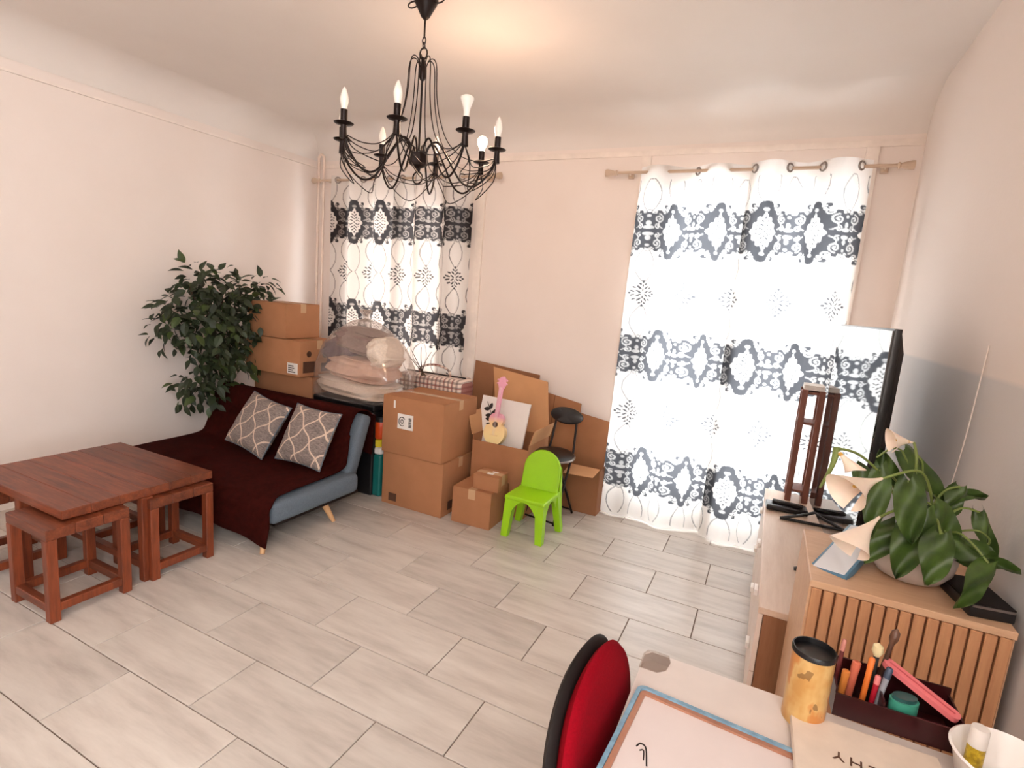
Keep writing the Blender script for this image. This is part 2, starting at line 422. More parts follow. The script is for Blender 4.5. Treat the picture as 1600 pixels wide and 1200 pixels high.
# baseboards
struct(B().box(-2.3, YB-0.014, 0, -0.95, YB, 0.08, 0.003).build('baseboard_back', M_TRIM, None, 30))
struct(B().box(XR-0.014, -1.5, 0, XR, YB-0.02, 0.08, 0.003).build('baseboard_right', M_TRIM, None, 30))
b = B(); b.hexa([(XL0, YB, 0), (XL1, YF, 0), (XL1+0.014, YF, 0), (XL0+0.014, YB, 0)], [(XL0, YB, .08), (XL1, YF, .08), (XL1+0.014, YF, .08), (XL0+0.014, YB, .08)])
struct(b.build('baseboard_left', M_TRIM, None, 30))
# windows
def window(name, w, sill, panes, fy):
    x0, x1, z0, z1 = w
    b = B(); t = 0.06
    b.box(x0, fy, z0, x0+t, fy+0.06, z1); b.box(x1-t, fy, z0, x1, fy+0.06, z1)
    b.box(x0+t, fy, z1-t, x1-t, fy+0.06, z1); b.box(x0+t, fy, z0, x1-t, fy+0.06, z0+t)
    root = struct(b.build(name, M_WHITEGLOSS, None, None))
    px0 = x0+t
    for (a, e, lo) in panes:
        s = B()
        if a-px0 > 0.005: s.box(px0, fy-0.005, z0+t, a, fy+0.055, z1-t); s.build('stile', M_WHITEGLOSS, root, None)
        if lo > z0+t+0.01: B().box(a, fy+0.005, z0+t, e, fy+0.05, lo, 0.006).build('panel', M_WHITEGLOSS, root, 30)
        B().box(a, fy+0.026, lo, e, fy+0.032, z1-t).build('pane', M_GLASS, root, None)
        px0 = e
    if x1-t-px0 > 0.005: B().box(px0, fy-0.005, z0+t, x1-t, fy+0.055, z1-t).build('stile', M_WHITEGLOSS, root, None)
    if sill: B().box(x0-0.05, YB-0.06, z0-0.04, x1+0.05, YB+0.08, z0, 0.005).build('sill', M_WHITEGLOSS, root, 30)
    return root
window('window_1', W1, True, [(-3.60, -3.22, 0.68), (-3.02, -2.72, 0.68)], YB+0.10)
struct(B().box(-5.2, 5.0, -1.0, -1.9, 5.2, 3.6).build('shading_wall_outside', M_WALL, None, None))  # unseen wall added outside to dim the daylight at the narrow window
window('window_2', W2, False, [(-0.83, -0.32, 0.24), (-0.19, 0.22, 0.24)], YB+0.06)
# flat wooden casings beside the openings
struct(B().box(-2.36, YB-0.022, 0.08, -2.29, YB, 2.67, 0.004).build('trim_5', M_TRIM, None, 30))
struct(B().box(-1.02, YB-0.022, 0.08, -0.95, YB, 2.67, 0.004).build('trim_6', M_TRIM, None, 30))
struct(B().box(0.36, YB-0.022, 0.0, 0.43, YB, 2.67, 0.004).build('trim_7', M_TRIM, None, 30))
# two heating pipes in the corner
t = thing('heating_pipe', 'pair of slim painted pipes rising in the corner beside the first window', 'pipe', (-4.09, 4.01, 0))
for dx in (-0.03, 0.035):
    B().tube([(dx, 0, 0), (dx, 0, 2.74)], 0.012, 10).build('pipe', M_PIPE, t, 60)
B().tube(bez([(-0.03, 0, 2.74), (-0.028, 0, 2.77), (0.002, 0, 2.79), (0.033, 0, 2.77), (0.035, 0, 2.74)], 5), 0.012, 10).build('bend', M_PIPE, t, 60)
# thin cable on the right wall
b = B().tube(bez([(XR-0.004, 2.30, 1.56), (XR-0.004, 2.33, 1.25), (XR-0.004, 2.38, 1.02), (XR-0.004, 2.46, 0.80)], 6), 0.0022, 6)
tag(b.build('wall_cable', M_TRIM, None, 60), 'thin cable running down the wall behind the flowering plant', 'cable')

# ------------------------------------------------------------------ curtains
PW, PH, RES = 0.30, 0.88, 0.002
def damask():
    nx, nz = int(PW/RES), int(PH/RES)
    X, Z = np.meshgrid((np.arange(nx)+.5)*RES-PW/2, (np.arange(nz)+.5)*RES-PH/2)
    A = np.zeros_like(X)
    def near(px, pz):
        dx = (X-px+PW/2) % PW-PW/2; dz = (Z-pz+PH/2) % PH-PH/2
        return dx, dz
    def disc(px, pz, r, val):
        dx, dz = near(px, pz); A[dx*dx+dz*dz < r*r] = val
    def ell(px, pz, a, c, ang, val):
        dx, dz = near(px, pz); u = dx*math.cos(ang)+dz*math.sin(ang); w = -dx*math.sin(ang)+dz*math.cos(ang)
        A[(u/a)**2+(w/c)**2 < 1] = val
    def stroke(pts, r, val):
        for px, pz in pts:
            i0 = int((px+PW/2)/RES); j0 = int((pz+PH/2)/RES); q = int(r/RES)+1
            for dj in range(-q, q+1):
                for di in range(-q, q+1):
                    if (di*di+dj*dj)*RES*RES <= r*r: A[(j0+dj) % nz, (i0+di) % nx] = val
    def spiral(px, pz, r0, turns, flip, a0, rr, val):
        pts = []
        for i in range(70):
            t = i/69; a = a0+flip*turns*2*PI*t; rad = r0*(1-0.85*t)
            pts.append((px+rad*math.cos(a), pz+rad*math.sin(a)))
        stroke(pts, rr, val)
    # wavy hairlines that swell round the motifs
    for s in (-1, 1):
        for m in (-1, 1):
            stroke([(0.15+m*0.048*math.sin(PI*t)**0.9, s*(0.118+0.245*t)) for t in np.linspace(0, 1, 300)], 0.0022, 0.82)
    for s in (-1, 1):
        for m in (-1, 1):
            stroke([(m*(0.008+0.044*math.sin(PI*t)**0.9), s*(0.180+0.26*t)) for t in np.linspace(0, 1, 300)], 0.0022, 0.82)
    # the dark band with a scalloped outline
    edge = 0.138+0.016*np.cos(2*PI*X/PW)+0.010*np.cos(4*PI*X/PW)
    xa = PW/2-np.abs(X); edge = edge-np.maximum(0, 0.028-xa)*0.9
    A[np.abs(Z) < edge] = 1
    A[(np.abs(X) < 0.017) & (np.abs(Z) < 0.186)] = 1
    for s in (-1, 1):
        for m in (-1, 1):
            disc(m*0.030, s*0.176, 0.011, 0.0); disc(m*0.058, s*0.166, 0.015, 1); disc(m*0.050, s*0.160, 0.006, 0.4)
    for s in (-1, 1):
        for px, r in ((0.0, 0.030), (0.045, 0.020), (-0.045, 0.020), (0.10, 0.024), (-0.10, 0.024), (0.15, 0.018)):
            e = 0.132+0.018*math.cos(2*PI*px/PW)+0.012*math.cos(4*PI*px/PW)
            disc(px, s*e, r, 1)
        for px in (0.045, -0.045, 0.15):
            e = 0.132+0.018*math.cos(2*PI*px/PW)+0.012*math.cos(4*PI*px/PW)
            disc(px, s*(e+0.006), 0.009, 0.25)
        for m in (-1, 1):
            spiral(m*0.10, s*0.085, 0.030, 1.5, m*s, PI/2*s, 0.0042, 0.58)
            spiral(m*0.064, s*0.130, 0.018, 1.2, -m*s, 0, 0.0034, 0.55)
            spiral(m*0.130, s*0.128, 0.014, 1.1, m*s, 0.5, 0.003, 0.55)
            spiral(m*0.105, s*0.030, 0.018, 1.2, -m*s, 1.2, 0.0032, 0.55)
            stroke([(m*(0.072+0.03*math.sin(t*3)), s*(0.02+0.05*t)) for t in np.linspace(0, 1, 40)], 0.0035, 0.62)
        ell(0.15, s*0.022, 0.026, 0.012, 0, 0.62); ell(0.15, s*0.05, 0.012, 0.018, 0, 0.62)
        disc(0.15, s*0.10, 0.010, 0.62)
        ell(0.0, s*0.138, 0.012, 0.012, 0, 0.6)
    # white lace medallion
    th = np.arctan2(Z/0.108, X/0.054); rr = np.hypot(X/0.054, Z/0.108)
    edge = 0.88+0.07*np.cos(10*th)
    dia = (np.abs(X)/0.058)**1.25+(np.abs(Z)/0.112)**1.25
    A[dia < 1+0.10*np.cos(12*th)] = 0.0
    for s in (-1, 1):
        for m in (-1, 1):
            ell(m*0.014, s*0.016, 0.011, 0.004, m*s*0.8, 1); ell(m*0.030, s*0.014, 0.009, 0.004, m*s*-0.6, 1)
            ell(m*0.012, s*0.042, 0.011, 0.0045, m*s*0.9, 1); ell(m*0.028, s*0.036, 0.007, 0.0035, m*s*0.3, 1)
            ell(m*0.009, s*0.066, 0.009, 0.004, m*s*1.0, 1)
        ell(0, s*0.086, 0.004, 0.010, 0, 1); ell(0, s*0.028, 0.004, 0.007, 0, 1); ell(0, s*0.054, 0.004, 0.007, 0, 1)
    disc(0, 0, 0.005, 1)
    # leaf-cluster motif between the bands
    q = PH/2; hx = PW/2
    for s in (-1, 1):
        for m in (-1, 1):
            ell(hx+m*0.020, q+s*0.013, 0.017, 0.0062, m*s*0.7, 1); ell(hx+m*0.048, q+s*0.014, 0.015, 0.0066, m*s*0.5, 1)
            ell(hx+m*0.017, q+s*0.042, 0.016, 0.0065, m*s*0.9, 1); ell(hx+m*0.040, q+s*0.042, 0.011, 0.0062, m*s*0.7, 1)
            ell(hx+m*0.014, q+s*0.068, 0.010, 0.0062, m*s*0.9, 1)
        ell(hx, q+s*0.086, 0.008, 0.010, 0, 1); ell(hx, q+s*0.025, 0.005, 0.011, 0, 1); ell(hx, q+s*0.056, 0.005, 0.009, 0, 1)
    for m in (-1, 1): ell(hx+m*0.066, q, 0.010, 0.008, 0, 1)
    return A
DAM = damask()
PLAIN = DAM.copy(); _j = int(0.09/RES)
PLAIN[:_j] = 0; PLAIN[-_j:] = 0
def ink_at(s, z, DAM):
    i = ((s+PW/2) % PW)/RES; j = ((z+PH/2) % PH)/RES
    i0 = np.floor(i-.5).astype(int); j0 = np.floor(j-.5).astype(int); fi = i-.5-i0; fj = j-.5-j0
    nz, nx = DAM.shape
    g = lambda a, c: DAM[c % nz, a % nx]
    return (g(i0, j0)*(1-fi)*(1-fj)+g(i0+1, j0)*fi*(1-fj)+g(i0, j0+1)*(1-fi)*fj+g(i0+1, j0+1)*fi*fj)
def curtain(label, group, x0, x1, ztop, zbot, yc, period, phase, amp, zband, s0, rod_z, flare=(0, 0)):
    root = thing('curtain', label, 'curtain', ((x0+x1)/2, yc, zbot), 0, group)
    nx = int((x1-x0)/0.0042); nz = int((ztop-zbot)/0.0048)
    u = np.linspace(0, 1, nx+1); w = np.linspace(0, 1, nz+1)
    U, Wz = np.meshgrid(u, w)
    Zw = ztop-(ztop-zbot)*Wz
    xs = x0+(x1-x0)*U
    drift = 0.025*np.sin(3.1*Wz+phase)+0.012*np.sin(7*Wz+2*phase)
    ph = 2*PI*(xs-phase+drift)/period
    a = amp*(1-0.25*Wz)+0.010*np.sin(5*Wz+1.3)
    Y = a*np.sin(ph)+0.30*a*Wz*np.sin(2.3*ph+1.7)
    Xw = xs+(flare[0]*(1-U)+flare[1]*U)*Wz+0.012*np.cos(ph)*(0.4+0.6*Wz)
    Y = Y-0.055*Wz**6*(0.6+0.4*np.sin(ph*0.6))
    # a hem that follows the folds
    S = s0+(xs-x0)*1.0+0.012*np.sin(ph*2)
    zz_ = Zw-zband
    ink = np.where((Zw > ztop-0.30) | (Zw < zbot+0.16), ink_at(S, zz_, PLAIN), ink_at(S, zz_, DAM))
    ink[Wz > 0.992] *= 0.0
    vs = np.stack([Xw-(x0+x1)/2, Y, Zw-zbot], -1).reshape(-1, 3)
    m = nx+1
    I = np.arange(nz*nx); r = I//nx; c = I % nx; a0 = r*m+c
    quads = np.stack([a0, a0+1, a0+m+1, a0+m], -1)
    me = bpy.data.meshes.new('cloth'); me.from_pydata(vs.tolist(), [], quads.tolist())
    at = me.attributes.new('ink', 'FLOAT', 'POINT'); at.data.foreach_set('value', np.ascontiguousarray(ink.reshape(-1), dtype=np.float32))
    me.polygons.foreach_set('use_smooth', [True]*len(me.polygons)); me.materials.append(M_CURTAIN); me.update()
    o = bpy.data.objects.new('cloth', me); COL.objects.link(o); o.parent = root
    # heavier double hem and heading
    # eyelets where the cloth crosses the rod
    kk = math.ceil((x0-phase)/(period/2))
    while phase+kk*period/2 < x1:
        ex = phase+kk*period/2+0.012*(1 if kk % 2 == 0 else -1)*0.4
        if ex > x0+0.01:
            bb = B(); ang = 0.9 if kk % 2 == 0 else -0.9
            bb.M = Matrix.Translation((ex-(x0+x1)/2, 0, rod_z-zbot)) @ Matrix.Rotation(ang, 4, 'Z') @ Matrix.Rotation(PI/2, 4, 'X')
            bb.tube([(0.024*math.cos(q*PI/8), 0.024*math.sin(q*PI/8), 0) for q in range(16)], 0.0065, 6, True)
            bb.build('eyelet', M_CHROME, root, 60)
        kk += 1
    return root
def curtain_rod(label, x0, x1, y, z, wallx):
    t = thing('curtain_rod', label, 'curtain rod', ((x0+x1)/2, y, z), 0, None)
    h = (x1-x0)/2
    bb = B(); bb.M = Matrix.Rotation(PI/2, 4, 'Y')
    bb.lathe([(0.011, -h), (0.011, h)], 12); bb.build('rod', M_RODWOOD, t, 60)
    for s in (-1, 1):
        bb = B(); bb.M = Matrix.Translation((s*h, 0, 0)) @ Matrix.Rotation(s*PI/2, 4, 'Y')
        bb.lathe([(0.011, 0), (0.02, 0.004), (0.02, 0.012), (0.012, 0.016), (0.018, 0.03), (0.027, 0.07), (0.026, 0.085), (0, 0.088)], 14)
        bb.build('finial', M_RODWOOD, t, 50)
    for xx in wallx:
        B().tube([(xx-(x0+x1)/2, 0, 0), (xx-(x0+x1)/2, YB-y-0.003, 0)], 0.008, 8).lathe([(0.022, -0.022), (0.022, 0.022)], 10, (xx-(x0+x1)/2, YB-y-0.026, 0)).build('bracket', M_RODWOOD, t, 50)
    return t
G1, G2 = 'printed curtains at the narrow window behind the boxes', 'printed curtains at the wide bright balcony window'
ROD1, ROD2 = 2.535, 2.535
curtain('left white curtain with black damask bands, hanging behind the bag of bedding', G1, -3.84, -3.10, 2.57, 0.06, 3.93, 0.30, -3.80, 0.05, 1.275, 0.02, ROD1)
curtain('right white curtain with black damask bands, hanging behind the largest cardboard box', G1, -3.11, -2.36, 2.57, 0.06, 3.93, 0.30, -3.06, 0.05, 1.275, 0.11, ROD1)
curtain('left half of the backlit damask curtains, next to the folding chair', G2, -0.99, -0.19, 2.575, 0.012, 3.962, 0.40, -0.80, 0.042, 1.255, 0.045, ROD2, (-0.03, 0.0))
curtain('right half of the backlit damask curtains, next to the television', G2, -0.27, 0.40, 2.575, 0.012, 3.925, 0.385, -0.05, 0.042, 1.255, 0.18, ROD2, (0.0, 0.02))
curtain_rod('pale curtain rod above the narrow window, behind the chandelier', -4.02, -2.18, 3.93, ROD1, (-3.95, -2.25))
curtain_rod('pale curtain rod with metal eyelets above the wide bright window', -1.16, 0.52, 3.945, ROD2, (-1.08, 0.47))

# ------------------------------------------------------------------ chandelier
ch = thing('chandelier', 'black iron eight-arm chandelier with candle bulbs, one of them lit', 'chandelier', (-1.68, 2.275, ZC))
B().lathe([(0.058, 0), (0.058, -0.012), (0.05, -0.03), (0.036, -0.055), (0.02, -0.085), (0.009, -0.095), (0, -0.095)], 24).build('canopy', M_BLACKMETAL, ch, 50)
for s in (-1, 1):
    B().tube([(s*0.075+0.028*math.cos(q*PI/7), 0, -0.02+0.014*math.sin(q*PI/7)) for q in range(14)], 0.0035, 6, True).build('hook', M_BLACKMETAL, ch, 60)
B().tube([(0, 0, -0.09), (0, 0, -0.175)], 0.0045, 8).build('cord', M_BLACKMETAL, ch, 60)
def link(z, rx, rz, axis): 
    return [((rx*math.cos(q*PI/8) if axis == 0 else 0), (rx*math.cos(q*PI/8) if axis else 0), z+rz*math.sin(q*PI/8)) for q in range(16)]
for z, rx, rz, ax, r in ((-0.187, 0.009, 0.016, 0, 0.003), (-0.209, 0.008, 0.014, 1, 0.003), (-0.244, 0.021, 0.026, 0, 0.0038)):
    B().tube(link(z, rx, rz, ax), r, 6, True).build('chain_link', M_BLACKMETAL, ch, 60)
B().lathe([(0, -0.262), (0.008, -0.262), (0.011, -0.29), (0.016, -0.30), (0.016, -0.35), (0.012, -0.362), (0, -0.362)], 14).build('top_hub', M_BLACKMETAL, ch, 40)
B().tube([(0, 0, -0.35), (0, 0, -0.72)], 0.0052, 8).build('rod', M_BLACKMETAL, ch, 60)
B().lathe([(0, -0.685), (0.02, -0.69), (0.045, -0.70), (0.047, -0.745), (0.04, -0.755), (0.012, -0.768), (0.01, -0.785), (0, -0.785)], 8).build('hub', M_BLACKMETAL, ch, 20)
B().tube([(0.028*math.cos(q*PI/10), 0.0, -0.812+0.028*math.sin(q*PI/10)) for q in range(20)], 0.004, 6, True).build('pull_ring', M_BLACKMETAL, ch, 60)
RR = 0.385; ZP = 2.285-ZC
for kx in range(8):
    a = math.radians(22+45*kx); ca, sa = math.cos(a), math.sin(a)
    P = lambda r, z: (r*ca, r*sa, z)
    arm = B().tube(bez([P(0.035, -0.70), P(0.055, -0.655), P(0.095, -0.645), P(0.15, -0.72), P(0.215, -0.815), P(0.28, -0.835), P(0.345, -0.78), P(RR, ZP-0.035), P(RR, ZP)], 6), 0.0052, 7).build('arm', M_BLACKMETAL, ch, 60)
    B().lathe([(0, 0), (0.012, 0), (0.040, 0.006), (0.044, 0.010), (0.040, 0.012), (0.012, 0.010), (0, 0.010)], 18, P(RR, ZP)).build('drip_plate', M_BLACKMETAL, arm, 40)
    B().lathe([(0.016, -0.055), (0.013, -0.01), (0.0155, 0.008), (0.0155, 0.066), (0.012, 0.066), (0, 0.066)], 12, P(RR, ZP)).build('candle_tube', M_BLACKMETAL, arm, 40)
    lit = kx == 1
    if kx == 7:   # reflector bulb
        pr = [(0.0125, 0.066), (0.0135, 0.085), (0.016, 0.10), (0.026, 0.125), (0.031, 0.138), (0.030, 0.146), (0.02, 0.152), (0, 0.154)]
    elif lit:
        pr = [(0.012, 0.066), (0.013, 0.078), (0.022, 0.095), (0.0265, 0.113), (0.022, 0.131), (0.011, 0.14), (0, 0.142)]
    else:
        pr = [(0.0125, 0.066), (0.014, 0.078), (0.0185, 0.095), (0.0195, 0.108), (0.016, 0.127), (0.009, 0.147), (0.003, 0.158), (0, 0.159)]
    bl = B().lathe(pr, 14, P(RR, ZP)).build('bulb', M_BULB_ON if lit else (M_CHROME if False else M_BULB), arm, 60)
    if lit:
        lp = lamp('bulb_light', 'POINT', (-1.68+RR*ca, 2.275+RR*sa, ZC+ZP+0.175), 6.5, WARM, 0.03)
    # wire bell from the top hub to the arm, with a sweep under the ring
    B().tube(bez([P(0.012, -0.315), P(0.03, -0.272), P(0.055, -0.27), P(0.068, -0.31), P(0.074, -0.42), P(0.095, -0.53), P(0.14, -0.635), P(0.215, -0.70), P(0.30, -0.715), P(RR-0.01, ZP-0.035)], 5), 0.0026, 6).build('wire', M_BLACKMETAL, ch, 60)
    a2 = a+PI/8
    for dz, rm in ((-0.105, 0.315), (-0.135, 0.25)):
        an_ = a+PI/4
        B().tube(bez([P(RR-0.008, ZP-0.035), ((RR-0.03)*math.cos(a+0.14), (RR-0.03)*math.sin(a+0.14), ZP+dz*0.75), (rm*math.cos(a2), rm*math.sin(a2), ZP+dz), ((RR-0.03)*math.cos(an_-0.14), (RR-0.03)*math.sin(an_-0.14), ZP+dz*0.75), ((RR-0.008)*math.cos(an_), (RR-0.008)*math.sin(an_), ZP-0.035)], 5), 0.0024, 6).build('swag_wire', M_BLACKMETAL, ch, 60)
    b0 = P(RR-0.004, ZP-0.04)
    an = a+PI/4
    mid = (0.30*math.cos(a2), 0.30*math.sin(a2), ZP-0.215)
    q1 = (0.375*math.cos(a+0.12), 0.375*math.sin(a+0.12), ZP-0.13); q2 = (0.375*math.cos(an-0.12), 0.375*math.sin(an-0.12), ZP-0.13)
    B().tube(bez([b0, q1, mid, q2, ((RR-0.004)*math.cos(an), (RR-0.004)*math.sin(an), ZP-0.04)], 5), 0.0026, 6).build('swag_wire', M_BLACKMETAL, ch, 60)

# ------------------------------------------------------------------ coffee table with stools
tb = thing('coffee_table', 'square reddish hardwood coffee table with stools tucked under it', 'table', (-3.17, 1.555, 0))
Xa, Xb, Ya, Yb = -0.44, 0.44, -0.36, 0.36
n = 6
for i in range(n):
    y0, y1 = Ya+(Yb-Ya)*i/n, Ya+(Yb-Ya)*(i+1)/n
    B().box(Xa, y0+0.0006, 0.452, Xb, y1-0.0006, 0.495, 0.0025, 1).build('plank', M_ROSE, tb, 30)
for s in (-1, 1):
    B().box(0.405*s-0.02, -0.30, 0.4415, 0.405*s+0.02, 0.30, 0.452, 0.003, 1).build('apron', M_ROSE_Z, tb, 30)
    B().box(-0.385, s*0.30-0.012, 0.4415, 0.385, s*0.30+0.012, 0.452, 0.003, 1).build('apron', M_ROSE, tb, 30)
    B().box(0.43*s-0.022, -0.028, 0, 0.43*s+0.022, 0.028, 0.452, 0.003, 1).build('leg', M_ROSE_Z, tb, 30)
    B().box(-0.025, s*0.325-0.02, 0, 0.025, s*0.325+0.02, 0.452, 0.003, 1).build('leg', M_ROSE_Z, tb, 30)
B().box(-0.41, -0.02, 0.06, 0.41, 0.02, 0.095, 0.003, 1).build('stretcher', M_ROSE, tb, 30)
def make_stool(label):
    t = thing('stool', label, 'stool', (0, 0, 0), 0, 'hardwood stools under the coffee table')
    w, d, h, l = 0.17, 0.175, 0.440, 0.021
    for sx in (-1, 1):
        for sy in (-1, 1):
            B().box(sx*(d-l)-l, sy*(w-l)-l, 0, sx*(d-l)+l, sy*(w-l)+l, h-0.05, 0.003, 1).build('leg', M_ROSE_Z, t, 30)
    for s in (-1, 1):
        B().box(s*(d-l)-0.018, -w+2*l, 0.045, s*(d-l)+0.018, w-2*l, 0.085, 0.003, 1).build('rail', M_ROSE_Z, t, 30)
        B().box(-d+2*l, s*(w-l)-0.018, 0.045, d-2*l, s*(w-l)+0.018, 0.085, 0.003, 1).build('rail', M_ROSE, t, 30)
    for i in range(3):
        y0 = -w+2*w*i/3
        B().box(-d, y0+0.0006, h-0.05, d, y0+2*w/3-0.0006, h, 0.003, 1).build('plank', M_ROSE, t, 30)
    return t
st0 = make_stool('hardwood stool at the table corner nearest the camera')
put(st0, (-2.865, 1.285, 0))
for (x, y, lb) in ((-2.865, 1.722, 'hardwood stool under the table beside the sofa, right of the table leg'),
                   (-3.46, 1.285, 'hardwood stool on the wall side of the table, behind the nearest stool'),
                   (-3.46, 1.722, 'hardwood stool on the wall side of the table, next to the sofa throw')):
    o = copy_tree(st0); o.location = (x, y, 0); o['label'] = lb

# ------------------------------------------------------------------ sofa, throw, cushions
sf = thing('sofa', 'small grey-blue click-clack sofa under a maroon throw, on splayed wooden legs', 'sofa', (-3.19, 2.46, 0))
SXL, SXR = -0.80, 0.74
B().box(SXL, -0.37, 0.165, SXR, 0.36, 0.30, 0.045, 4).build('seat', M_SOFA, sf, 60)
bb = B(); bb.M = Matrix.Translation((0, 0.30, 0.20)) @ Matrix.Rotation(math.radians(-20), 4, 'X')
bb.box(SXL, -0.03, 0.0, SXR-0.055, 0.07, 0.52, 0.04, 4); bb.build('backrest', M_SOFA, sf, 60)
B().box(SXL+0.03, -0.33, 0.145, SXR-0.03, 0.38, 0.17, 0.005).build('frame', M_BLACKMETAL, sf, 30)
for x0, x1 in ((SXL+0.12, SXL+0.06), (SXR-0.11, SXR-0.045)):
    for y0, y1 in ((-0.33, -0.405), (0.12, 0.165)):
        B().tube([(x0, y0, 0.15), (x1, y1, 0.0)], [0.025, 0.014], 12).build('leg', M_BEECH, sf, 60)
# throw: behind the backrest, over it, along the seat and down in front
prof = [(0.59, 0.38), (0.59, 0.54), (0.588, 0.62), (0.572, 0.672), (0.53, 0.703), (0.475, 0.712), (0.425, 0.69), (0.392, 0.61), (0.348, 0.49), (0.303, 0.375), (0.255, 0.322), (0.10, 0.310), (-0.10, 0.310), (-0.25, 0.310), (-0.335, 0.306), (-0.388, 0.278), (-0.402, 0.21), (-0.408, 0.15), (-0.414, 0.085)]
pp = bez([(0, y, z) for y, z in prof], 4); NP = len(pp)-1
def throw_fn(u, v):
    i = min(int(v*NP), NP-1); q = v*NP-i; p = pp[i].lerp(pp[i+1], q)
    x = -0.83+u*1.50
    n1 = smoothnoise(x*6, v*9, 0.7); n2 = smoothnoise(x*14, v*16, 2.2)
    edge = 0.02*math.sin(v*9)+0.065*max(0.0, min(1.0, (v-0.74)*6))-0.055*max(0.0, min(1.0, (0.52-v)*8))
    x += u*(edge+0.02)+0.01*n2
    out = 0.012+0.010*(n1*0.5+0.5)+0.004*n2
    y, z = p.y, p.z
    if v > 0.82: y -= out+0.012*math.sin(x*16+2)*(v-0.82)*5; z += 0.02*math.sin(x*5+1)*(v-0.82)*5+(0.07*(1-u))*(v-0.82)*3
    elif v < 0.16: y += out; z += 0.03*math.sin(x*7)*(0.16-v)*5
    elif v < 0.42: y -= out*0.8; z += out*0.6
    else: z += out
    return (x, y, z)
o = B().sheet(throw_fn, 70, 110, 0.008).build('throw_blanket', M_THROW, None, 80); o.location = sf.location
tag(o, 'dark maroon throw draped over the sofa back and seat', 'blanket')
k = N('lattice_cushion'); tc = k.n('ShaderNodeTexCoord'); sp = k.n('ShaderNodeSeparateXYZ'); k.l(tc.outputs['Object'], sp.inputs[0])
def lat(sgn, ph):
    ux = k.math('MULTIPLY', sp.outputs[0], 6.4); uz = k.math('MULTIPLY', sp.outputs[2], 5.2*sgn)
    wob = k.math('MULTIPLY', k.math('SINE', k.math('MULTIPLY', k.math('ADD', sp.outputs[2], k.math('MULTIPLY', sp.outputs[0], -sgn)), 26)), 0.07)
    s_ = k.math('ADD', k.math('ADD', ux, uz), k.math('ADD', wob, ph))
    fr = k.math('ABSOLUTE', k.math('SUBTRACT', k.math('FRACT', s_), 0.5))
    return k.math('LESS_THAN', fr, 0.040)
ln = k.math('MAXIMUM', lat(1, 10.3), lat(-1, 10.8))
base = k.ramp(k.noise(k.coord('Object', (8, 8, 30)), 6, 4, 0.7), [(0.35, srgb(98, 88, 86)), (0.65, srgb(150, 136, 128))])
k.set(k.mix(ln, base, srgb(206, 182, 162)), 0.95); k.bump(ln, 0.4, 0.004); M_CUSH = k.m
M_CUSH2 = M_CUSH
def cushion(label, w, h, t, M):
    o = thing('cushion', label, 'cushion', (0, 0, 0), 0, 'lattice cushions on the sofa')
    def fn(sg):
        def g(u, v):
            a, b_ = u*2-1, v*2-1
            pinch = 1-0.07*(1-(abs(a))**2)*abs(b_)**6-0.0
            pinx = 1-0.07*(1-(abs(b_))**2)*abs(a)**6
            th = t*((1-a**4)*(1-b_**4))**0.55
            return (a*w*pinx, sg*th+0.004*smoothnoise(a*5, b_*5, sg), b_*h*pinch)
        return g
    bb = B(); bb.grid(fn(1), 26, 26); bb.grid(fn(-1), 26, 26); bb.build('cover', M_CUSH, o, 70)
    rim = [(s/12-1, -1) for s in range(0, 24)]+[(1, s/12-1) for s in range(0, 24)]+[(1-s/12, 1) for s in range(0, 24)]+[(-1, 1-s/12) for s in range(0, 24)]
    B().tube([(a*w*(1-0.07*(1-b_*b_)*abs(a)**6), 0, b_*h*(1-0.07*(1-a*a)*abs(b_)**6)) for a, b_ in rim], 0.0045, 6, True).build('piping', M_SOFA, o, 60)
    o.matrix_world = M
    return o
cushion('left grey lattice-patterned cushion, leaning tilted against the sofa back', 0.215, 0.205, 0.062,
        Matrix.Translation((-3.28, 2.66, 0.535)) @ Euler((math.radians(-30), math.radians(8), math.radians(-4))).to_matrix().to_4x4())
cushion('right grey lattice-patterned cushion, standing straighter near the sofa end', 0.19, 0.205, 0.06,
        Matrix.Translation((-2.78, 2.66, 0.535)) @ Euler((math.radians(-27), math.radians(4), math.radians(6))).to_matrix().to_4x4())

# ------------------------------------------------------------------ tall leafy plant behind the sofa
def leaf_mesh(name, L, Wd, mat, heart=False, fold=0.25, curl=0.25, n=7):
    b = B(); vs = []; fs = []
    for i in range(n+1):
        t = i/n
        if heart: w = Wd*(math.sin(PI*min(1, (t*0.92+0.16)))**0.8 if t < 0.97 else 0.0)*(1-0.35*t); 
        else: w = Wd*math.sin(PI*(t**0.8))
        z = -curl*L*t*t
        back = -0.10*L*(1-t)**3 if heart else 0
        vs += [(t*L+back, -w, z+fold*w), (t*L, 0, z), (t*L+back, w, z+fold*w)]
    for i in range(n):
        a = i*3
        fs += [(a, a+1, a+4, a+3), (a+1, a+2, a+5, a+4)]
    b.add(vs, fs)
    me = bpy.data.meshes.new(name); me.from_pydata(b.v, [], b.f); me.materials.append(mat)
    me.polygons.foreach_set('use_smooth', [True]*len(me.polygons)); me.update(); return me, b
plant = thing('potted_tree', 'tall bushy dark-green leafy plant standing behind the sofa by the wall', 'plant', (-4.045, 3.02, 0))
B().lathe([(0, 0), (0.075, 0), (0.10, 0.20), (0.105, 0.21), (0.095, 0.21), (0.09, 0.18), (0, 0.18)], 20).build('pot', M_BLACKPLASTIC, plant, 40)
B().lathe([(0.09, 0.182), (0.05, 0.19), (0, 0.19)], 16).build('soil', M_SOIL, plant, 40)
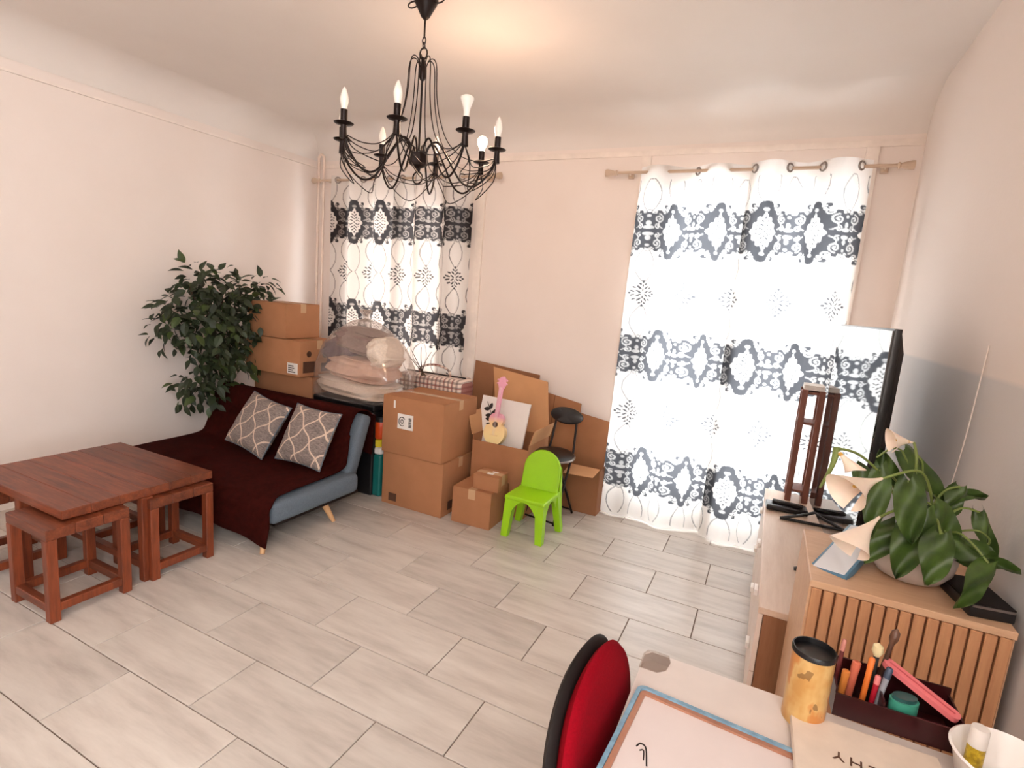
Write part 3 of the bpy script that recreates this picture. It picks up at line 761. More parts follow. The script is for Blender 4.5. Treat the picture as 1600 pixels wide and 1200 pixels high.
for q in range(4):
    d = q*PI/2
    B().tube(bez([(0.02*math.cos(d), 0.02*math.sin(d), 0.18), (0.03*math.cos(d)+0.02, -0.06+0.02*math.sin(d), 0.6), (0.05*math.cos(d)+0.05, -0.14+0.08*math.sin(d), 1.1), (0.08*math.cos(d)+0.05, -0.18+0.22*math.sin(d), 1.5)], 6), [0.014-0.0005*i for i in range(19)], 8).build('stem', M_BARK, plant, 60)
rp = random.Random(11)
lms = [leaf_mesh('leaf', 0.105, 0.027, M_LEAF, False, 0.25, 0.25)[0], leaf_mesh('leaf', 0.095, 0.026, M_LEAF_D, False, 0.3, 0.4)[0]]
# crown: stacked tufts (dx, dy, z, radius) measured from the pot
tufts = [(0.10, -0.30, 1.50, 0.20), (0.10, -0.12, 1.44, 0.20), (0.14, 0.10, 1.47, 0.18), (0.08, -0.46, 1.30, 0.20), (0.13, -0.22, 1.24, 0.24), (0.15, 0.06, 1.28, 0.20),
         (0.06, -0.50, 1.12, 0.17), (0.12, -0.28, 1.05, 0.22), (0.15, 0.02, 1.06, 0.19), (0.10, -0.30, 0.86, 0.18), (0.14, -0.06, 0.90, 0.17), (0.08, -0.42, 0.72, 0.14), (0.10, -0.24, 0.66, 0.14)]
def leaf_pose(rng, shell):
    tx, ty, tz, tr = tufts[rng.choices(range(len(tufts)), [q[3]**2 for q in tufts])[0]]
    while True:
        d = Vector((rng.uniform(-1, 1), rng.uniform(-1, 1), rng.uniform(-1, 1)))
        if 0.1 < d.length < 1: break
    d.normalize(); r = tr*(rng.uniform(0.75, 1.08) if shell else rng.uniform(0.2, 0.9))
    p = Vector((tx, ty, tz))+d*r
    p.x = max(p.x, -0.06)
    out = (d*0.8+Vector((rng.uniform(-.5, .5), rng.uniform(-.5, .5), rng.uniform(-0.9, 0.15)))).normalized()
    if p.x < 0.02: out.x = abs(out.x)
    nrm = (Vector((0.3, -0.4, 0.8))+0.8*d+Vector((rng.uniform(-.5, .5), rng.uniform(-.5, .5), rng.uniform(-.3, .3)))).normalized()
    y = nrm.cross(out).normalized(); z = out.cross(y)
    s = rng.uniform(0.65, 1.08)
    return basis(out*s, y*s, z*s, p)
for i in range(290):
    o = bpy.data.objects.new('leaf', lms[i % 2]); COL.objects.link(o); o.parent = plant
    o.matrix_local = leaf_pose(rp, True)
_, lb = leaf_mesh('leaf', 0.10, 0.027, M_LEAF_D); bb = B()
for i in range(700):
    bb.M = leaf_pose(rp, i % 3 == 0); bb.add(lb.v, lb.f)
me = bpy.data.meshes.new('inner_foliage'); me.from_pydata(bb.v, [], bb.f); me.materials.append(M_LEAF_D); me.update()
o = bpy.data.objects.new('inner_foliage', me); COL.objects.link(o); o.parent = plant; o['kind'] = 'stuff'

# ------------------------------------------------------------------ cardboard boxes
def carton(name, label, loc, w, d, h, rz=0, mat=None, tape=True, group=None, seam='x'):
    mat = mat or M_CARD
    t = thing(name, label, 'box', loc, rz, group)
    B().box(-w/2, -d/2, 0, w/2, d/2, h-0.005, 0.004, 2).build('body', mat, t, 40)
    if seam == 'x':
        B().box(-w/2+.001, -d/2+.001, h-0.005, w/2-.001, -0.0015, h, 0.0012, 1).build('flap', mat, t, 30)
        B().box(-w/2+.001, 0.0015, h-0.005, w/2-.001, d/2-.001, h, 0.0012, 1).build('flap', mat, t, 30)
        if tape:
            B().box(-w/2-0.0012, -0.027, h-0.07, w/2+0.0012, 0.027, h+0.0008).build('tape', M_TAPE, t, None)
    else:
        B().box(-w/2+.001, -d/2+.001, h-0.005, -0.0015, d/2-.001, h, 0.0012, 1).build('flap', mat, t, 30)
        B().box(0.0015, -d/2+.001, h-0.005, w/2-.001, d/2-.001, h, 0.0012, 1).build('flap', mat, t, 30)
        if tape:
            B().box(-0.027, -d/2-0.0012, h-0.07, 0.027, d/2+0.0012, h+0.0008).build('tape', M_TAPE, t, None)
    return t
GB = 'cardboard moving boxes'
bx = carton('cardboard_box', 'upper of the two big cardboard boxes, with a white sticker, beside the sofa', (-2.215, 3.305, 0.402), 0.525, 0.46, 0.425, 0, M_CARD, True, GB)
lab = B().box(-0.125, -0.2325, 0.195, 0.01, -0.230, 0.305).build('label', M_LABEL, bx, None); lab['label'] = 'white sticker with a curled black mark'
bb = B()
bb.M = Matrix.Translation((-0.085, -0.2335, 0.25)) @ Matrix.Rotation(PI/2, 4, 'X')
bb.tube([(0.028*math.cos(a), 0.032*math.sin(a), 0) for a in np.linspace(0.6, 5.3, 18)], 0.0032, 5)
bb.tube([(0.012*math.cos(a), 0.014*math.sin(a), 0) for a in np.linspace(0, 6.2, 12)], 0.0028, 5)
bb.M = None
for i, z in enumerate(np.linspace(0.215, 0.28, 8)): bb.box(-0.028, -0.2338, z, -0.004, -0.2325, z+(0.005 if i % 3 else 0.007))
bb.build('printed_mark', M_PRINT, lab, None)
B().box(-0.165, -0.2325, 0.34, -0.15, -0.230, 0.395).build('tape_scrap', M_LABEL, bx, None)
bx = carton('cardboard_box', 'lower of the two big cardboard boxes, standing on the floor', (-2.205, 3.325, 0), 0.53, 0.47, 0.40, 0, M_CARD, True, GB)
bb = B()
for yy in (-0.15, -0.02, 0.12): bb.box(0.2645, yy, 0.035, 0.267, yy+0.075, 0.10)
bb.build('printed_mark', M_PRINT_B, bx, None)
B().box(-0.20, -0.2375, 0.03, -0.13, -0.235, 0.09).build('printed_mark', M_PRINT_B, bx, None)
bx = carton('cardboard_box', 'low cardboard box on the floor with a tiny carton on it', (-1.715, 3.26, 0), 0.30, 0.30, 0.262, math.radians(2), M_CARD, True, GB, 'y')
bx = carton('cardboard_box', 'tiny cardboard carton on top of the low box', (-1.635, 3.235, 0.263), 0.195, 0.16, 0.105, math.radians(3), M_CARD, True, GB)
B().box(-0.02, -0.035, 0.105, 0.03, -0.005, 0.107).build('label', M_LABEL, bx, None); B().box(0.0, 0.015, 0.105, 0.045, 0.035, 0.107).build('label', M_LABEL, bx, None)
# stack behind the sofa
bx = carton('cardboard_box', 'topmost plain cardboard box of the stack behind the sofa, beside the tall leafy plant', (-3.665, 3.225, 1.13), 0.43, 0.35, 0.275, 0, M_CARD, True, GB)
bx = carton('cardboard_box', 'middle printed cardboard box with a paper label in the stack behind the sofa', (-3.60, 3.25, 0.84), 0.62, 0.40, 0.285, 0, M_CARD, True, GB)
lab = B().box(0.175, -0.2025, 0.02, 0.285, -0.2, 0.105).build('label', M_LABEL, bx, None)
bb = B()
for i in range(4): bb.box(0.185, -0.2035, 0.03+i*0.016, 0.185+random.uniform(0.04, 0.09), -0.2023, 0.038+i*0.016)
bb.build('printed_mark', M_PRINT, lab, None)
bb = B(); bb.box(0.309, -0.17, 0.03, 0.312, -0.05, 0.12); bb.box(0.309, 0.02, 0.03, 0.312, 0.13, 0.10)
bb.M = Matrix.Translation((0.3105, -0.11, 0.18)) @ Matrix.Rotation(PI/2, 4, 'Y'); bb.lathe([(0.025, -0.0012), (0.025, 0.0012)], 14)
bb.M = Matrix.Translation((0.3105, 0.06, 0.17)) @ Matrix.Rotation(PI/2, 4, 'Y'); bb.lathe([(0.03, -0.0012), (0.03, 0.0012)], 14)
bb.build('printed_mark', M_PRINT_B, bx, None)
bx = carton('cardboard_box', 'lowest cardboard box behind the sofa, mostly hidden under the printed box', (-3.56, 3.30, 0), 0.66, 0.36, 0.838, 0, M_CARD_D, True, GB)
# dark storage case that carries the bag of bedding
t = thing('storage_case', 'black storage case under the bag of bedding, behind the sofa end', 'case', (-2.86, 3.36, 0))
B().box(-0.34, -0.24, 0, 0.26, 0.22, 0.66, 0.02, 3).build('body', M_BLACKPLASTIC, t, 40)
B().box(-0.35, -0.25, 0.66, 0.27, 0.23, 0.715, 0.015, 3).build('lid', M_BLACKPLASTIC, t, 40)
for x in (-0.2, 0.12): B().box(x-0.03, -0.262, 0.62, x+0.03, -0.24, 0.69, 0.004).build('latch', M_SHELL, t, 30)
# bedding inside a clear plastic bag
def lump(name, label, cat, mat, loc, rx, ry, rz_, seed, rot=0.0, squash=3.4, wr=0.10, group='bedding inside the plastic bag'):
    def fn(u, v):
        th = 2*PI*u; ph = PI*(v-0.5)
        c = lambda a, e: math.copysign(abs(math.cos(a))**e, math.cos(a)); s = lambda a, e: math.copysign(abs(math.sin(a))**e, math.sin(a))
        e = 2/squash
        n = 1+wr*smoothnoise(th*3, ph*7, seed)+wr*0.7*math.sin(ph*11+seed+math.sin(th*2))
        return (rx*c(ph, e)*c(th, e)*n, ry*c(ph, e)*s(th, e)*n, rz_*s(ph, e)*(1+wr*0.6*smoothnoise(th*2, ph*3, seed+4)))
    o = B().grid(fn, 40, 24, True).build(name, mat, None, 70); o.location = loc; o.rotation_euler = (0.0, rot, 0)
    return tag(o, label, cat, group)
M_PURP = plain('purple_grey_wool', (104, 82, 92), 0.98, 0.25, 60, bump=0.6)
M_PINK = plain('pinkish_quilt', (206, 172, 154), 0.95, 0.1, 16, bump=0.3)
M_GREYW = plain('grey_wool', (140, 118, 112), 0.98, 0.15, 60, bump=0.5)
M_WHITEW = plain('white_knit', (222, 206, 190), 0.98, 0.1, 70, bump=0.7)
lump('folded_blanket', 'white knitted blanket folded at the bottom of the clear bag', 'blanket', M_WHITEW, (-2.88, 3.30, 0.80), 0.345, 0.20, 0.075, 1.0, 0.05)
lump('folded_blanket', 'pinkish quilt rolled in the middle of the clear bag', 'blanket', M_PINK, (-2.83, 3.27, 0.955), 0.27, 0.20, 0.095, 2.4, 0.08)
lump('folded_blanket', 'purple-grey blanket on the left side of the clear bag', 'blanket', M_PURP, (-3.035, 3.30, 1.07), 0.16, 0.17, 0.12, 3.9, -0.5)
lump('folded_blanket', 'grey-brown blanket at the top of the clear bag', 'blanket', M_GREYW, (-2.85, 3.30, 1.165), 0.20, 0.18, 0.095, 5.2, 0.15)
lump('folded_blanket', 'rolled white pillow at the right top of the clear bag', 'pillow', M_WHITEW, (-2.62, 3.26, 1.10), 0.075, 0.16, 0.12, 6.6, -0.4)
t = thing('plastic_bag', 'knotted clear plastic bag bulging with folded bedding, on the black case', 'bag', (-2.86, 3.30, 0.72))
def bagfn(u, v):
    th = 2*PI*u; zz = v
    r = (math.sin(PI*min(1, 0.36+zz*0.64)))**0.55
    r *= 1+0.05*smoothnoise(th*4, zz*8, 0.4)+0.025*math.sin(th*9+zz*6)
    return (0.455*r*math.cos(th)+0.0, 0.285*r*math.sin(th), 0.004+0.62*zz)
bb = B(); bb.grid(bagfn, 64, 30, True); bb.build('film', M_FILM, t, 70)
bb = B(); bb.lathe([(0.06, 0.60), (0.02, 0.625), (0.018, 0.64), (0.045, 0.67), (0.052, 0.69), (0.03, 0.683), (0.01, 0.645), (0, 0.643)], 14, (0.0, 0, 0)); bb.build('knot', M_FILM, t, 50)
# checked laundry bag behind the boxes
k = N('plaid'); v = k.coord('Object', (1, 1, 1)); sp = k.n('ShaderNodeSeparateXYZ'); k.l(v, sp.inputs[0])
def strp(src, fq, wd): return k.math('LESS_THAN', k.math('FRACT', k.math('MULTIPLY', src, fq)), wd)
sx_ = strp(sp.outputs[0], 26, 0.45); sz_ = strp(sp.outputs[2], 26, 0.45); th_ = k.math('MAXIMUM', strp(sp.outputs[0], 13, 0.1), strp(sp.outputs[2], 13, 0.1))
c = k.mix(k.math('MULTIPLY', sx_, 0.55), srgb(222, 202, 188), srgb(70, 52, 56)); c = k.mix(k.math('MULTIPLY', sz_, 0.55), c, srgb(70, 52, 56)); c = k.mix(k.math('MULTIPLY', th_, 0.6), c, srgb(150, 60, 50))
k.set(c, 0.5); M_PLAID = k.m
t = thing('laundry_bag', 'checked woven laundry bag peeping out behind the big boxes', 'bag', (-2.44, 3.69, 0))
B().box(-0.31, -0.13, 0, 0.31, 0.11, 0.92, 0.05, 4).build('body', M_PLAID, t, 60)
B().tube(bez([(-0.15, -0.02, 0.90), (-0.13, -0.02, 0.97), (0.0, -0.02, 1.0), (0.13, -0.02, 0.97), (0.15, -0.02, 0.90)], 6), 0.009, 8).build('strap', M_PLAID, t, 60)
B().box(-0.29, -0.013, 0.918, 0.29, -0.003, 0.93, 0.002).build('zip', M_BLACKPLASTIC, t, 30)
# dark dried twigs poking up beside the bag
t = thing('twig_bunch', 'few thin dark twigs sticking up between the bag and the curtain', 'twigs', (-2.46, 3.50, 0.92))
for i in range(4):
    B().tube(bez([(0.01*i, 0.01*i, 0), (0.03-0.05*i, 0.02, 0.13), (0.07-0.10*i, 0.03, 0.20+0.03*(i % 2))], 5), [0.004-0.00025*q for q in range(11)], 6).build('twig', M_BARK, t, 60)
# cleaning containers between sofa and boxes
M_TEAL = plain('teal_plastic', (24, 104, 100), 0.35, 0.08); M_YEL = plain('yellow_plastic', (220, 196, 40), 0.35); M_ORA = plain('orange_plastic', (206, 72, 24), 0.3)
t = thing('bottle', 'teal plastic container with yellow cap and pale shoulder, beside the sofa end', 'bottle', (-2.612, 3.20, 0))
B().box(-0.075, -0.06, 0, 0.075, 0.06, 0.33, 0.022, 4).build('body', M_TEAL, t, 60)
B().box(-0.068, -0.053, 0.33, 0.068, 0.053, 0.385, 0.018, 3).build('shoulder', M_LABEL, t, 60)
B().lathe([(0.045, 0.385), (0.05, 0.395), (0.05, 0.44), (0.04, 0.448), (0, 0.448)], 18).build('cap', M_YEL, t, 40)
t = thing('tub', 'orange tub with a black lid above the teal container', 'tub', (-2.60, 3.215, 0.45))
B().lathe([(0, 0), (0.06, 0), (0.068, 0.012), (0.07, 0.13), (0.066, 0.14), (0, 0.14)], 22).build('body', M_ORA, t, 40)
B().lathe([(0.074, 0.135), (0.074, 0.168), (0.068, 0.174), (0, 0.174)], 22).build('lid', M_BLACKPLASTIC, t, 40)

# open box with the picture and the toy guitar; sheets of cardboard against the wall
def panel(name, q, th, mat, parent=None):
    q = [Vector(p) for p in q]; n = (q[1]-q[0]).cross(q[3]-q[0]).normalized()*th
    return B().hexa([tuple(p) for p in q], [tuple(p+n) for p in q]).build(name, mat, parent, None)
t = thing('open_box', 'open cardboard box holding a canvas and a pink toy guitar', 'box', (-1.68, 3.62, 0), 0, GB)
wx, dy, hz = 0.23, 0.19, 0.56
B().box(-wx, -dy, 0.0, wx, dy, 0.006).build('bottom', M_CARD_D, t, None)
B().box(-wx, -dy, 0.006, wx, -dy+0.006, hz-0.04).build('panel', M_CARD, t, None)
B().box(-wx, dy-0.006, 0.006, wx, dy, hz).build('panel', M_CARD, t, None)
for s in (-1, 1): B().box(s*wx-0.003, -dy+0.006, 0.006, s*wx+0.003, dy-0.006, hz).build('panel', M_CARD, t, None)
panel('flap', [(wx+0.004, -dy, hz), (wx+0.004, dy, hz), (wx+0.035, dy, hz+0.11), (wx+0.035, -dy, hz+0.11)], 0.005, M_CARD_L, t)
panel('flap', [(-wx, dy, hz), (wx, dy, hz), (wx-0.08, dy+0.09, hz+0.40), (-wx-0.11, dy+0.09, hz+0.46)], 0.005, M_CARD_L, t)
panel('flap', [(-wx-0.004, dy, hz), (-wx-0.004, -dy, hz), (-wx-0.05, -dy, hz+0.16), (-wx-0.05, dy, hz+0.16)], 0.005, M_CARD_L, t)
# canvas
def frame_of(p0, ux, uz):    # local frame: x along, z up the surface, y out towards the viewer (negative = front)
    ux = Vector(ux).normalized(); uz = Vector(uz); uz = (uz-ux*uz.dot(ux)).normalized(); uy = uz.cross(ux)
    return basis(ux, uy, uz, p0)
cv_ = thing('canvas_picture', 'white canvas with a dark leaf sprig, leaning in the open box', 'picture', (0, 0, 0))
cv_.matrix_world = frame_of((-1.975, 3.565, 0.475), (0.36, 0.0, -0.012), (0.075, 0.085, 0.37))
B().box(0, 0, 0, 0.41, 0.018, 0.36, 0.002, 1).build('canvas', M_LABEL, cv_, 30)
spg = B()
stem = bez([(0.17, -0.0012, 0.10), (0.12, -0.0012, 0.20), (0.05, -0.0012, 0.315)], 8)
spg.tube(stem, 0.0025, 5)
for i in range(5):
    for s in (-1, 1):
        p = stem[2+int(i*2.6)]; a = math.radians(116+s*58+4*i)
        L = 0.082-0.008*i; pts = []
        for q in range(12):
            w = 2*PI*q/12; x = L/2*(1+math.cos(w)); y = 0.0135*math.sin(w)*(1.15-0.3*math.cos(w))
            pts.append((p.x+x*math.cos(a)-y*math.sin(a), p.z+x*math.sin(a)+y*math.cos(a)))
        spg.add([(x, -0.0015, z) for x, z in pts], [tuple(range(12))])
spg.build('leaf_print', M_PRINT, cv_, None)
# toy guitar
M_GPINK = plain('guitar_pink', (224, 158, 178), 0.4, 0.04); M_GCREAM = plain('guitar_cream', (240, 214, 160), 0.4, 0.04)
k = N('guitar_fade'); v = k.coord(); sp = k.n('ShaderNodeSeparateXYZ'); k.l(v, sp.inputs[0])
k.set(k.ramp(k.math('MULTIPLY', sp.outputs[2], 4.0), [(0.2, srgb(242, 220, 160)), (0.62, srgb(240, 204, 150)), (0.82, srgb(224, 160, 178))]), 0.4); M_GBODY = k.m
gt = thing('toy_guitar', 'pink and cream toy guitar standing upright before the canvas', 'toy guitar', (0, 0, 0))
gt.matrix_world = frame_of((-1.765, 3.47, 0.505), (1, 0, 0.0), (0.17, 0.10, 0.50))
out = []
for q in range(48):
    a = 2*PI*q/48; s, c = math.sin(a), math.cos(a)
    z = 0.115+0.115*s*-1
    tt = z/0.23
    w = 0.088*math.sqrt(max(0, 1-((tt-0.36)/0.40)**2)) if tt < 0.62 else 0
    w2 = 0.060*math.sqrt(max(0, 1-((tt-0.78)/0.235)**2))
    wd = max(w, w2, 0.046 if 0.45 < tt < 0.9 else 0)
    out.append((wd*(1 if c > 0 else -1), z))
def extr(b, poly, y0, y1):
    n = len(poly); vs = [(x, y0, z) for x, z in poly]+[(x, y1, z) for x, z in poly]
    b.add(vs, [tuple(range(n)), tuple(range(2*n-1, n-1, -1))]+[(i, n+i, n+(i+1) % n, (i+1) % n) for i in range(n)]); return b
extr(B(), out, 0, 0.045).build('body', M_GBODY, gt, 40)
B().box(-0.016, -0.008, 0.20, 0.016, 0.014, 0.42, 0.004, 2).build('neck', M_GPINK, gt, 40)
extr(B(), [(-0.018, 0.415), (0.018, 0.415), (0.03, 0.445), (0.026, 0.495), (0.012, 0.51), (-0.012, 0.505), (-0.026, 0.49), (-0.03, 0.445)], 0.0, 0.014).build('headstock', M_GPINK, gt, 30)
bb = B(); bb.M = Matrix.Translation((0, -0.001, 0.145)) @ Matrix.Rotation(PI/2, 4, 'X'); bb.lathe([(0.022, -0.001), (0.022, 0.001)], 20); bb.build('sound_hole', M_PRINT_B, gt, None)
B().box(-0.03, -0.006, 0.06, 0.03, 0, 0.070, 0.002).build('bridge', M_GCREAM, gt, 30)
for s in (-1, 1):
    for z in (0.455, 0.482):
        bb = B(); bb.M = Matrix.Translation((s*0.034, 0.006, z)) @ Matrix.Rotation(PI/2, 4, 'Y'); bb.lathe([(0.006, -0.009), (0.008, 0.0), (0.006, 0.009)], 10); bb.build('peg', M_GPINK, gt, 40)
bb = B()
for x in (-0.008, -0.0027, 0.0027, 0.008): bb.tube([(x, -0.010, 0.065), (x, -0.010, 0.43)], 0.0006, 4)
bb.build('strings', M_LABEL, gt, None)
# flattened cartons leaning on the wall
def slabthing(label, q, th, mat):
    t = thing('cardboard_sheet', label, 'cardboard', tuple(q[0]), 0, 'flattened cartons against the wall')
    o = Vector(q[0]); panel('sheet', [Vector(p)-o for p in q], th, mat, t)
    d = (Vector(q[1])-o)
    a = Vector(q[0]).lerp(Vector(q[1]), 0.33); e = Vector(q[3]).lerp(Vector(q[2]), 0.33)
    n = (Vector(q[1])-o).cross(Vector(q[3])-o).normalized()*(th+0.0008)
    s = d.normalized()*0.003
    B().hexa([tuple(a-o-s), tuple(a-o+s), tuple(e-o+s), tuple(e-o-s)], [tuple(a-o-s+n), tuple(a-o+s+n), tuple(e-o+s+n), tuple(e-o-s+n)]).build('crease', M_CARD_IN, t, None)
    return t
slabthing('tall flattened carton against the wall behind the canvas', [(-2.27, 3.93, 0.0), (-1.64, 3.93, 0.0), (-1.66, 4.04, 0.985), (-2.27, 4.04, 1.035)], 0.006, M_CARD_D)
slabthing('second flattened carton in front of the tall one, behind the open box', [(-2.02, 3.89, 0.0), (-1.60, 3.89, 0.0), (-1.60, 3.97, 0.90), (-2.02, 3.97, 0.93)], 0.006, M_CARD)
slabthing('flattened carton leaning on the wall behind the black folding chair', [(-1.62, 3.90, 0.0), (-1.28, 3.90, 0.0), (-1.28, 4.03, 0.805), (-1.62, 4.03, 0.86)], 0.006, M_CARD)
# open carton at the right, one flap hanging out
t = thing('open_box', 'open cardboard box with an outstretched flap, between folding chair and curtain', 'box', (-1.155, 3.915, 0), 0, GB)
B().box(-0.15, -0.09, 0, 0.135, -0.084, 0.36).build('panel', M_CARD_D, t, None)
B().box(-0.15, 0.084, 0, 0.135, 0.09, 0.40).build('panel', M_CARD, t, None)
for s in (-0.15, 0.135): B().box(s-0.003, -0.084, 0, s+0.003, 0.084, 0.36).build('panel', M_CARD_D, t, None)
B().box(-0.147, -0.084, 0, 0.132, 0.084, 0.006).build('bottom', M_CARD_D, t, None)
panel('flap', [(-0.15, 0.088, 0.40), (0.135, 0.088, 0.40), (0.135, 0.10, 0.70), (-0.15, 0.10, 0.74)], 0.005, M_CARD, t)
panel('flap', [(-0.10, -0.25, 0.335), (0.13, -0.25, 0.345), (0.135, -0.087, 0.365), (-0.10, -0.087, 0.365)], 0.005, M_CARD_L, t)

# ------------------------------------------------------------------ black folding chair
fc = thing('folding_chair', 'small black folding chair with round seat and oval back pad', 'chair', (-1.315, 3.585, 0), math.radians(-8))
bb = B(); bb.M = Matrix.Translation((0, 0, 0.465)) @ Matrix.Rotation(math.radians(4), 4, 'X')
bb.lathe([(0, 0), (0.135, 0), (0.152, 0.01), (0.155, 0.022), (0.14, 0.034), (0.10, 0.040), (0, 0.040)], 30); bb.build('seat', M_BLACKPLASTIC, fc, 40)
bb = B(); bb.M = Matrix.Translation((0, 0, 0.462)) @ Matrix.Rotation(math.radians(4), 4, 'X')
bb.tube([(0.156*math.cos(q*PI/16), 0.156*math.sin(q*PI/16), 0.014) for q in range(32)], 0.009, 8, True); bb.build('seat_rim', M_CHROME, fc, 60)
bb = B(); bb.M = Matrix.Translation((0, 0.155, 0.755)) @ Matrix.Rotation(math.radians(78), 4, 'X') @ Matrix.Diagonal((0.135, 0.062, 1, 1))
bb.lathe([(0, -0.016), (0.85, -0.016), (1.0, -0.006), (1.0, 0.006), (0.85, 0.016), (0, 0.016)], 30); bb.build('backrest', M_BLACKPLASTIC, fc, 40)
for s in (-1, 1):
    B().tube([(s*0.085, 0.16, 0.72), (s*0.10, 0.12, 0.50), (s*0.125, -0.14, 0.012)], 0.009, 8).build('leg', M_BLACKMETAL, fc, 60)
    B().tube([(s*0.105, -0.11, 0.465), (s*0.11, 0.18, 0.012)], 0.009, 8).build('leg', M_BLACKMETAL, fc, 60)
B().tube([(-0.125, -0.135, 0.03), (0.125, -0.135, 0.03)], 0.007, 8).build('stretcher', M_BLACKMETAL, fc, 60)
B().tube([(-0.11, 0.17, 0.04), (0.11, 0.17, 0.04)], 0.007, 8).build('stretcher', M_BLACKMETAL, fc, 60)
B().tube([(-0.117, -0.06, 0.16), (0.117, -0.06, 0.16)], 0.007, 8).build('stretcher', M_BLACKMETAL, fc, 60)

# ------------------------------------------------------------------ lime child's chair
gc = thing('child_chair', 'lime-green moulded plastic child chair on the tiles', 'chair', (-1.315, 3.245, 0))
B().box(-0.145, -0.135, 0.258, 0.145, 0.125, 0.288, 0.012, 3).build('seat', M_GREEN, gc, 50)
def back_outline(w, z0, z1, n=20):
    pts = [(-w, z0), (w, z0)]
    for q in range(n+1):
        a = PI*q/n; pts.append((w*0.93*math.cos(a), z1-w*0.93+w*0.93*math.sin(a)))
    return pts
bb = B(); bb.M = Matrix.Translation((0, 0.10, 0.27)) @ Matrix.Rotation(math.radians(-13), 4, 'X')
extr(bb, back_outline(0.132, 0, 0.285), 0.0, 0.014); bb.build('backrest', M_GREEN, gc, 40)
# bent rim round the back that runs down into the rear legs
path = []
Mb = Matrix.Translation((0, 0.10, 0.27)) @ Matrix.Rotation(math.radians(-13), 4, 'X')
for q in range(21):
    a = PI*q/20; path.append(Mb @ Vector((0.128*math.cos(a), 0.012, 0.285-0.123+0.123*math.sin(a))))
B().tube([Mb @ Vector((0.13, 0.012, 0.02))]+path+[Mb @ Vector((-0.13, 0.012, 0.02))], 0.0105, 8).build('rim', M_GREEN, gc, 60)
def cleg(x0, y0, x1, y1, w0, w1, ztop, sx, sy):
    b = B()
    a = [(x0-w0*(sx > 0)*1.0, y0-0.0, ztop), (x0+w0*(sx < 0), y0, ztop), (x0+w0*(sx < 0), y0+w0*(-sy), ztop), (x0-w0*(sx > 0), y0+w0*(-sy), ztop)]
    c = [(x1-w1*(sx > 0), y1, 0), (x1+w1*(sx < 0), y1, 0), (x1+w1*(sx < 0), y1+w1*(-sy), 0), (x1-w1*(sx > 0), y1+w1*(-sy), 0)]
    b.hexa(c, a); return b
for sx in (-1, 1):
    cleg(sx*0.140, -0.128, sx*0.150, -0.140, 0.062, 0.046, 0.265, sx, -1).build('leg', M_GREEN, gc, 30)
    cleg(sx*0.142, 0.165, sx*0.178, 0.185, 0.055, 0.042, 0.285, sx, 1).build('leg', M_GREEN, gc, 30)
    # arched side skirts
    def arch(n=10): return [(-0.10, 0.262)]+[(-0.085+0.17*q/n, 0.262-0.0-0.075*(abs(2*q/n-1))**2.2) for q in range(n+1)]+[(0.10, 0.262)]
    bb = B(); bb.M = Matrix.Translation((sx*0.137, 0.01, 0)) @ Matrix.Rotation(PI/2, 4, 'Z'); extr(bb, arch(), -0.005, 0.005); bb.build('skirt', M_GREEN, gc, 30)
    panel('rear_rib', [(sx*0.138, 0.168, 0.46), (sx*0.142, 0.150, 0.28), (sx*0.178, 0.186, 0.02), (sx*0.165, 0.196, 0.02)], 0.010*-sx, M_GREEN, gc)
bb = B(); bb.M = Matrix.Translation((0, -0.128, 0)); extr(bb, [(-0.10, 0.262)]+[(-0.085+0.17*q/10, 0.262-0.075*(abs(2*q/10-1))**2.2) for q in range(11)]+[(0.10, 0.262)], -0.005, 0.005); bb.build('skirt', M_GREEN, gc, 30)

# ------------------------------------------------------------------ TV unit and what stands on it
tv = thing('tv_unit', 'long low television unit with pale oak top and white fronts', 'cabinet', (0.37, 2.83, 0))
L0, L1, UX0, UX1 = -0.77, 0.77, -0.275, 0.25
B().box(UX0, L0, 0.525, UX1, L1, 0.55, 0.002, 1).build('top', M_UNITTOP, tv, 30)
B().box(UX0+0.02, L0+0.002, 0.05, UX1, L0+0.02, 0.525).build('side_panel', M_UNITSIDE, tv, None)
B().box(UX0+0.02, L1-0.02, 0.05, UX1, L1-0.002, 0.525).build('side_panel', M_UNITSIDE, tv, None)
B().box(UX1-0.012, L0+0.02, 0.05, UX1, L1-0.02, 0.525).build('back_panel', M_UNITSIDE, tv, None)
B().box(UX0+0.02, L0+0.02, 0.05, UX1-0.012, L1-0.02, 0.068).build('bottom', M_UNITSIDE, tv, None)
B().box(UX0+0.04, L0+0.03, 0, UX1-0.03, L1-0.03, 0.05).build('plinth', M_UNITFRONT, tv, None)
for i in range(3):
    a = L0+0.004+i*(L1-L0-0.008)/3; e = a+(L1-L0-0.008)/3-0.004
    for z0, z1 in ((0.055, 0.285), (0.289, 0.522)):
        d = B().box(UX0, a, z0, UX0+0.018, e, z1, 0.002, 1).build('drawer', M_UNITFRONT, tv, 30)
        B().box(UX0-0.016, (a+e)/2-0.03, z1-0.045, UX0-0.001, (a+e)/2+0.03, z1-0.02, 0.003, 2).build('handle', M_WHITEGLOSS, d, 30)
tvt = thing('television', 'large black television mirroring the bright curtains', 'television', (0.3455, 2.783, 0.55), math.radians(4.5))
TA, TB_ = -0.478, 0.478
B().box(-0.001, TA+0.006, 0.078, 0.004, TB_-0.006, 1.032).build('screen', M_SCREEN, tvt, None)
B().box(0.004, TA, 0.07, 0.028, TB_, 1.04, 0.004, 2).build('bezel', M_BLACKPLASTIC, tvt, 30)
